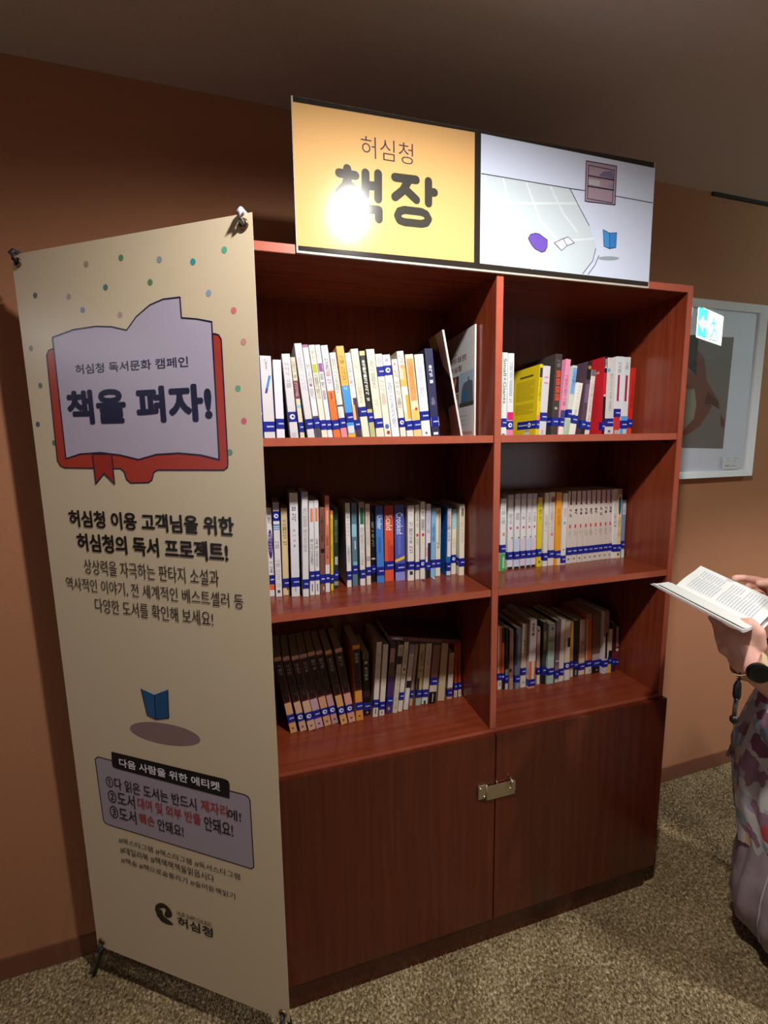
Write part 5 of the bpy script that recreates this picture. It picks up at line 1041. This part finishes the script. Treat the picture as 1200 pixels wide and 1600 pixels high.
# ------------------------------------------------------------------ carpet pile
rng = np.random.default_rng(3)
x0, x1, y0, y1 = -1.5, 3.2, -.95, .50
sp = .0050
nx, ny = int((x1-x0)/sp), int((y1-y0)/sp)
gx, gy = np.meshgrid(np.arange(nx), np.arange(ny)); px = x0+(gx.ravel()+rng.uniform(-.5, .5, nx*ny))*sp; py = y0+(gy.ravel()+rng.uniform(-.5, .5, nx*ny))*sp
keep = (py < .318+.016*px-.013) & ~((px > -.004) & (px < 1.204) & (py > -.0005))
px, py = px[keep], py[keep]; n = len(px)
hgt = rng.uniform(.004, .0085, n); an = rng.uniform(0, 2*np.pi, n); lx = rng.normal(0, .0028, n); ly = rng.normal(0, .0028, n); rad = rng.uniform(.0018, .0028, n)
V = np.zeros((n, 4, 3), np.float32)
for k in range(3):
    V[:, k, 0] = px+rad*np.cos(an+k*2.0944); V[:, k, 1] = py+rad*np.sin(an+k*2.0944); V[:, k, 2] = .0004
V[:, 3, 0] = px+lx; V[:, 3, 1] = py+ly; V[:, 3, 2] = hgt
me = bpy.data.meshes.new('carpet_pile')
me.vertices.add(4*n); me.vertices.foreach_set('co', V.ravel())
idx = (np.arange(n)[:, None]*4 + np.array([0, 1, 3, 1, 2, 3, 2, 0, 3])[None, :]).astype(np.int32).ravel()
me.loops.add(9*n); me.loops.foreach_set('vertex_index', idx)
me.polygons.add(3*n); me.polygons.foreach_set('loop_start', np.arange(0, 9*n, 3, dtype=np.int32)); me.polygons.foreach_set('loop_total', np.full(3*n, 3, np.int32))
me.update(); me.validate()
cmn = bpy.data.materials.new('speckled_carpet'); cmn.use_nodes = True; nt = cmn.node_tree; b = nt.nodes['Principled BSDF']; b.inputs['Roughness'].default_value = .9; b.inputs['Specular IOR Level'].default_value = .15
tc = nt.nodes.new('ShaderNodeTexCoord'); n1 = nt.nodes.new('ShaderNodeTexNoise'); n1.inputs['Scale'].default_value = 130; n1.inputs['Detail'].default_value = 3
n2 = nt.nodes.new('ShaderNodeTexNoise'); n2.inputs['Scale'].default_value = 5
cr = nt.nodes.new('ShaderNodeValToRGB'); e = cr.color_ramp.elements
e[0].position = .32; e[0].color = (*lin('524330'), 1); e[1].position = .72; e[1].color = (*lin('c8b690'), 1)
k = e.new(.52); k.color = (*lin('897655'), 1)
mxx = nt.nodes.new('ShaderNodeMath'); mxx.operation = 'MULTIPLY_ADD'; mxx.inputs[1].default_value = .22; 
nt.links.new(tc.outputs['Object'], n1.inputs['Vector']); nt.links.new(tc.outputs['Object'], n2.inputs['Vector'])
nt.links.new(n2.outputs['Fac'], mxx.inputs[0]); 
sub = nt.nodes.new('ShaderNodeMath'); sub.operation = 'SUBTRACT'; sub.inputs[1].default_value = .11
nt.links.new(n1.outputs['Fac'], sub.inputs[0]); nt.links.new(sub.outputs[0], mxx.inputs[2])
nt.links.new(mxx.outputs[0], cr.inputs['Fac']); nt.links.new(cr.outputs['Color'], b.inputs['Base Color'])
bpn = nt.nodes.new('ShaderNodeBump'); bpn.inputs['Strength'].default_value = .5; bpn.inputs['Distance'].default_value = .004; nt.links.new(n1.outputs['Fac'], bpn.inputs['Height']); nt.links.new(bpn.outputs['Normal'], b.inputs['Normal'])
me.materials.append(cmn)
bpy.data.objects['floor'].data.materials[0] = cmn
cp = bpy.data.objects.new('carpet_pile', me); COL.objects.link(cp)
tag(cp, 'speckled brown and beige short carpet pile covering the floor', 'carpet', kind='stuff')
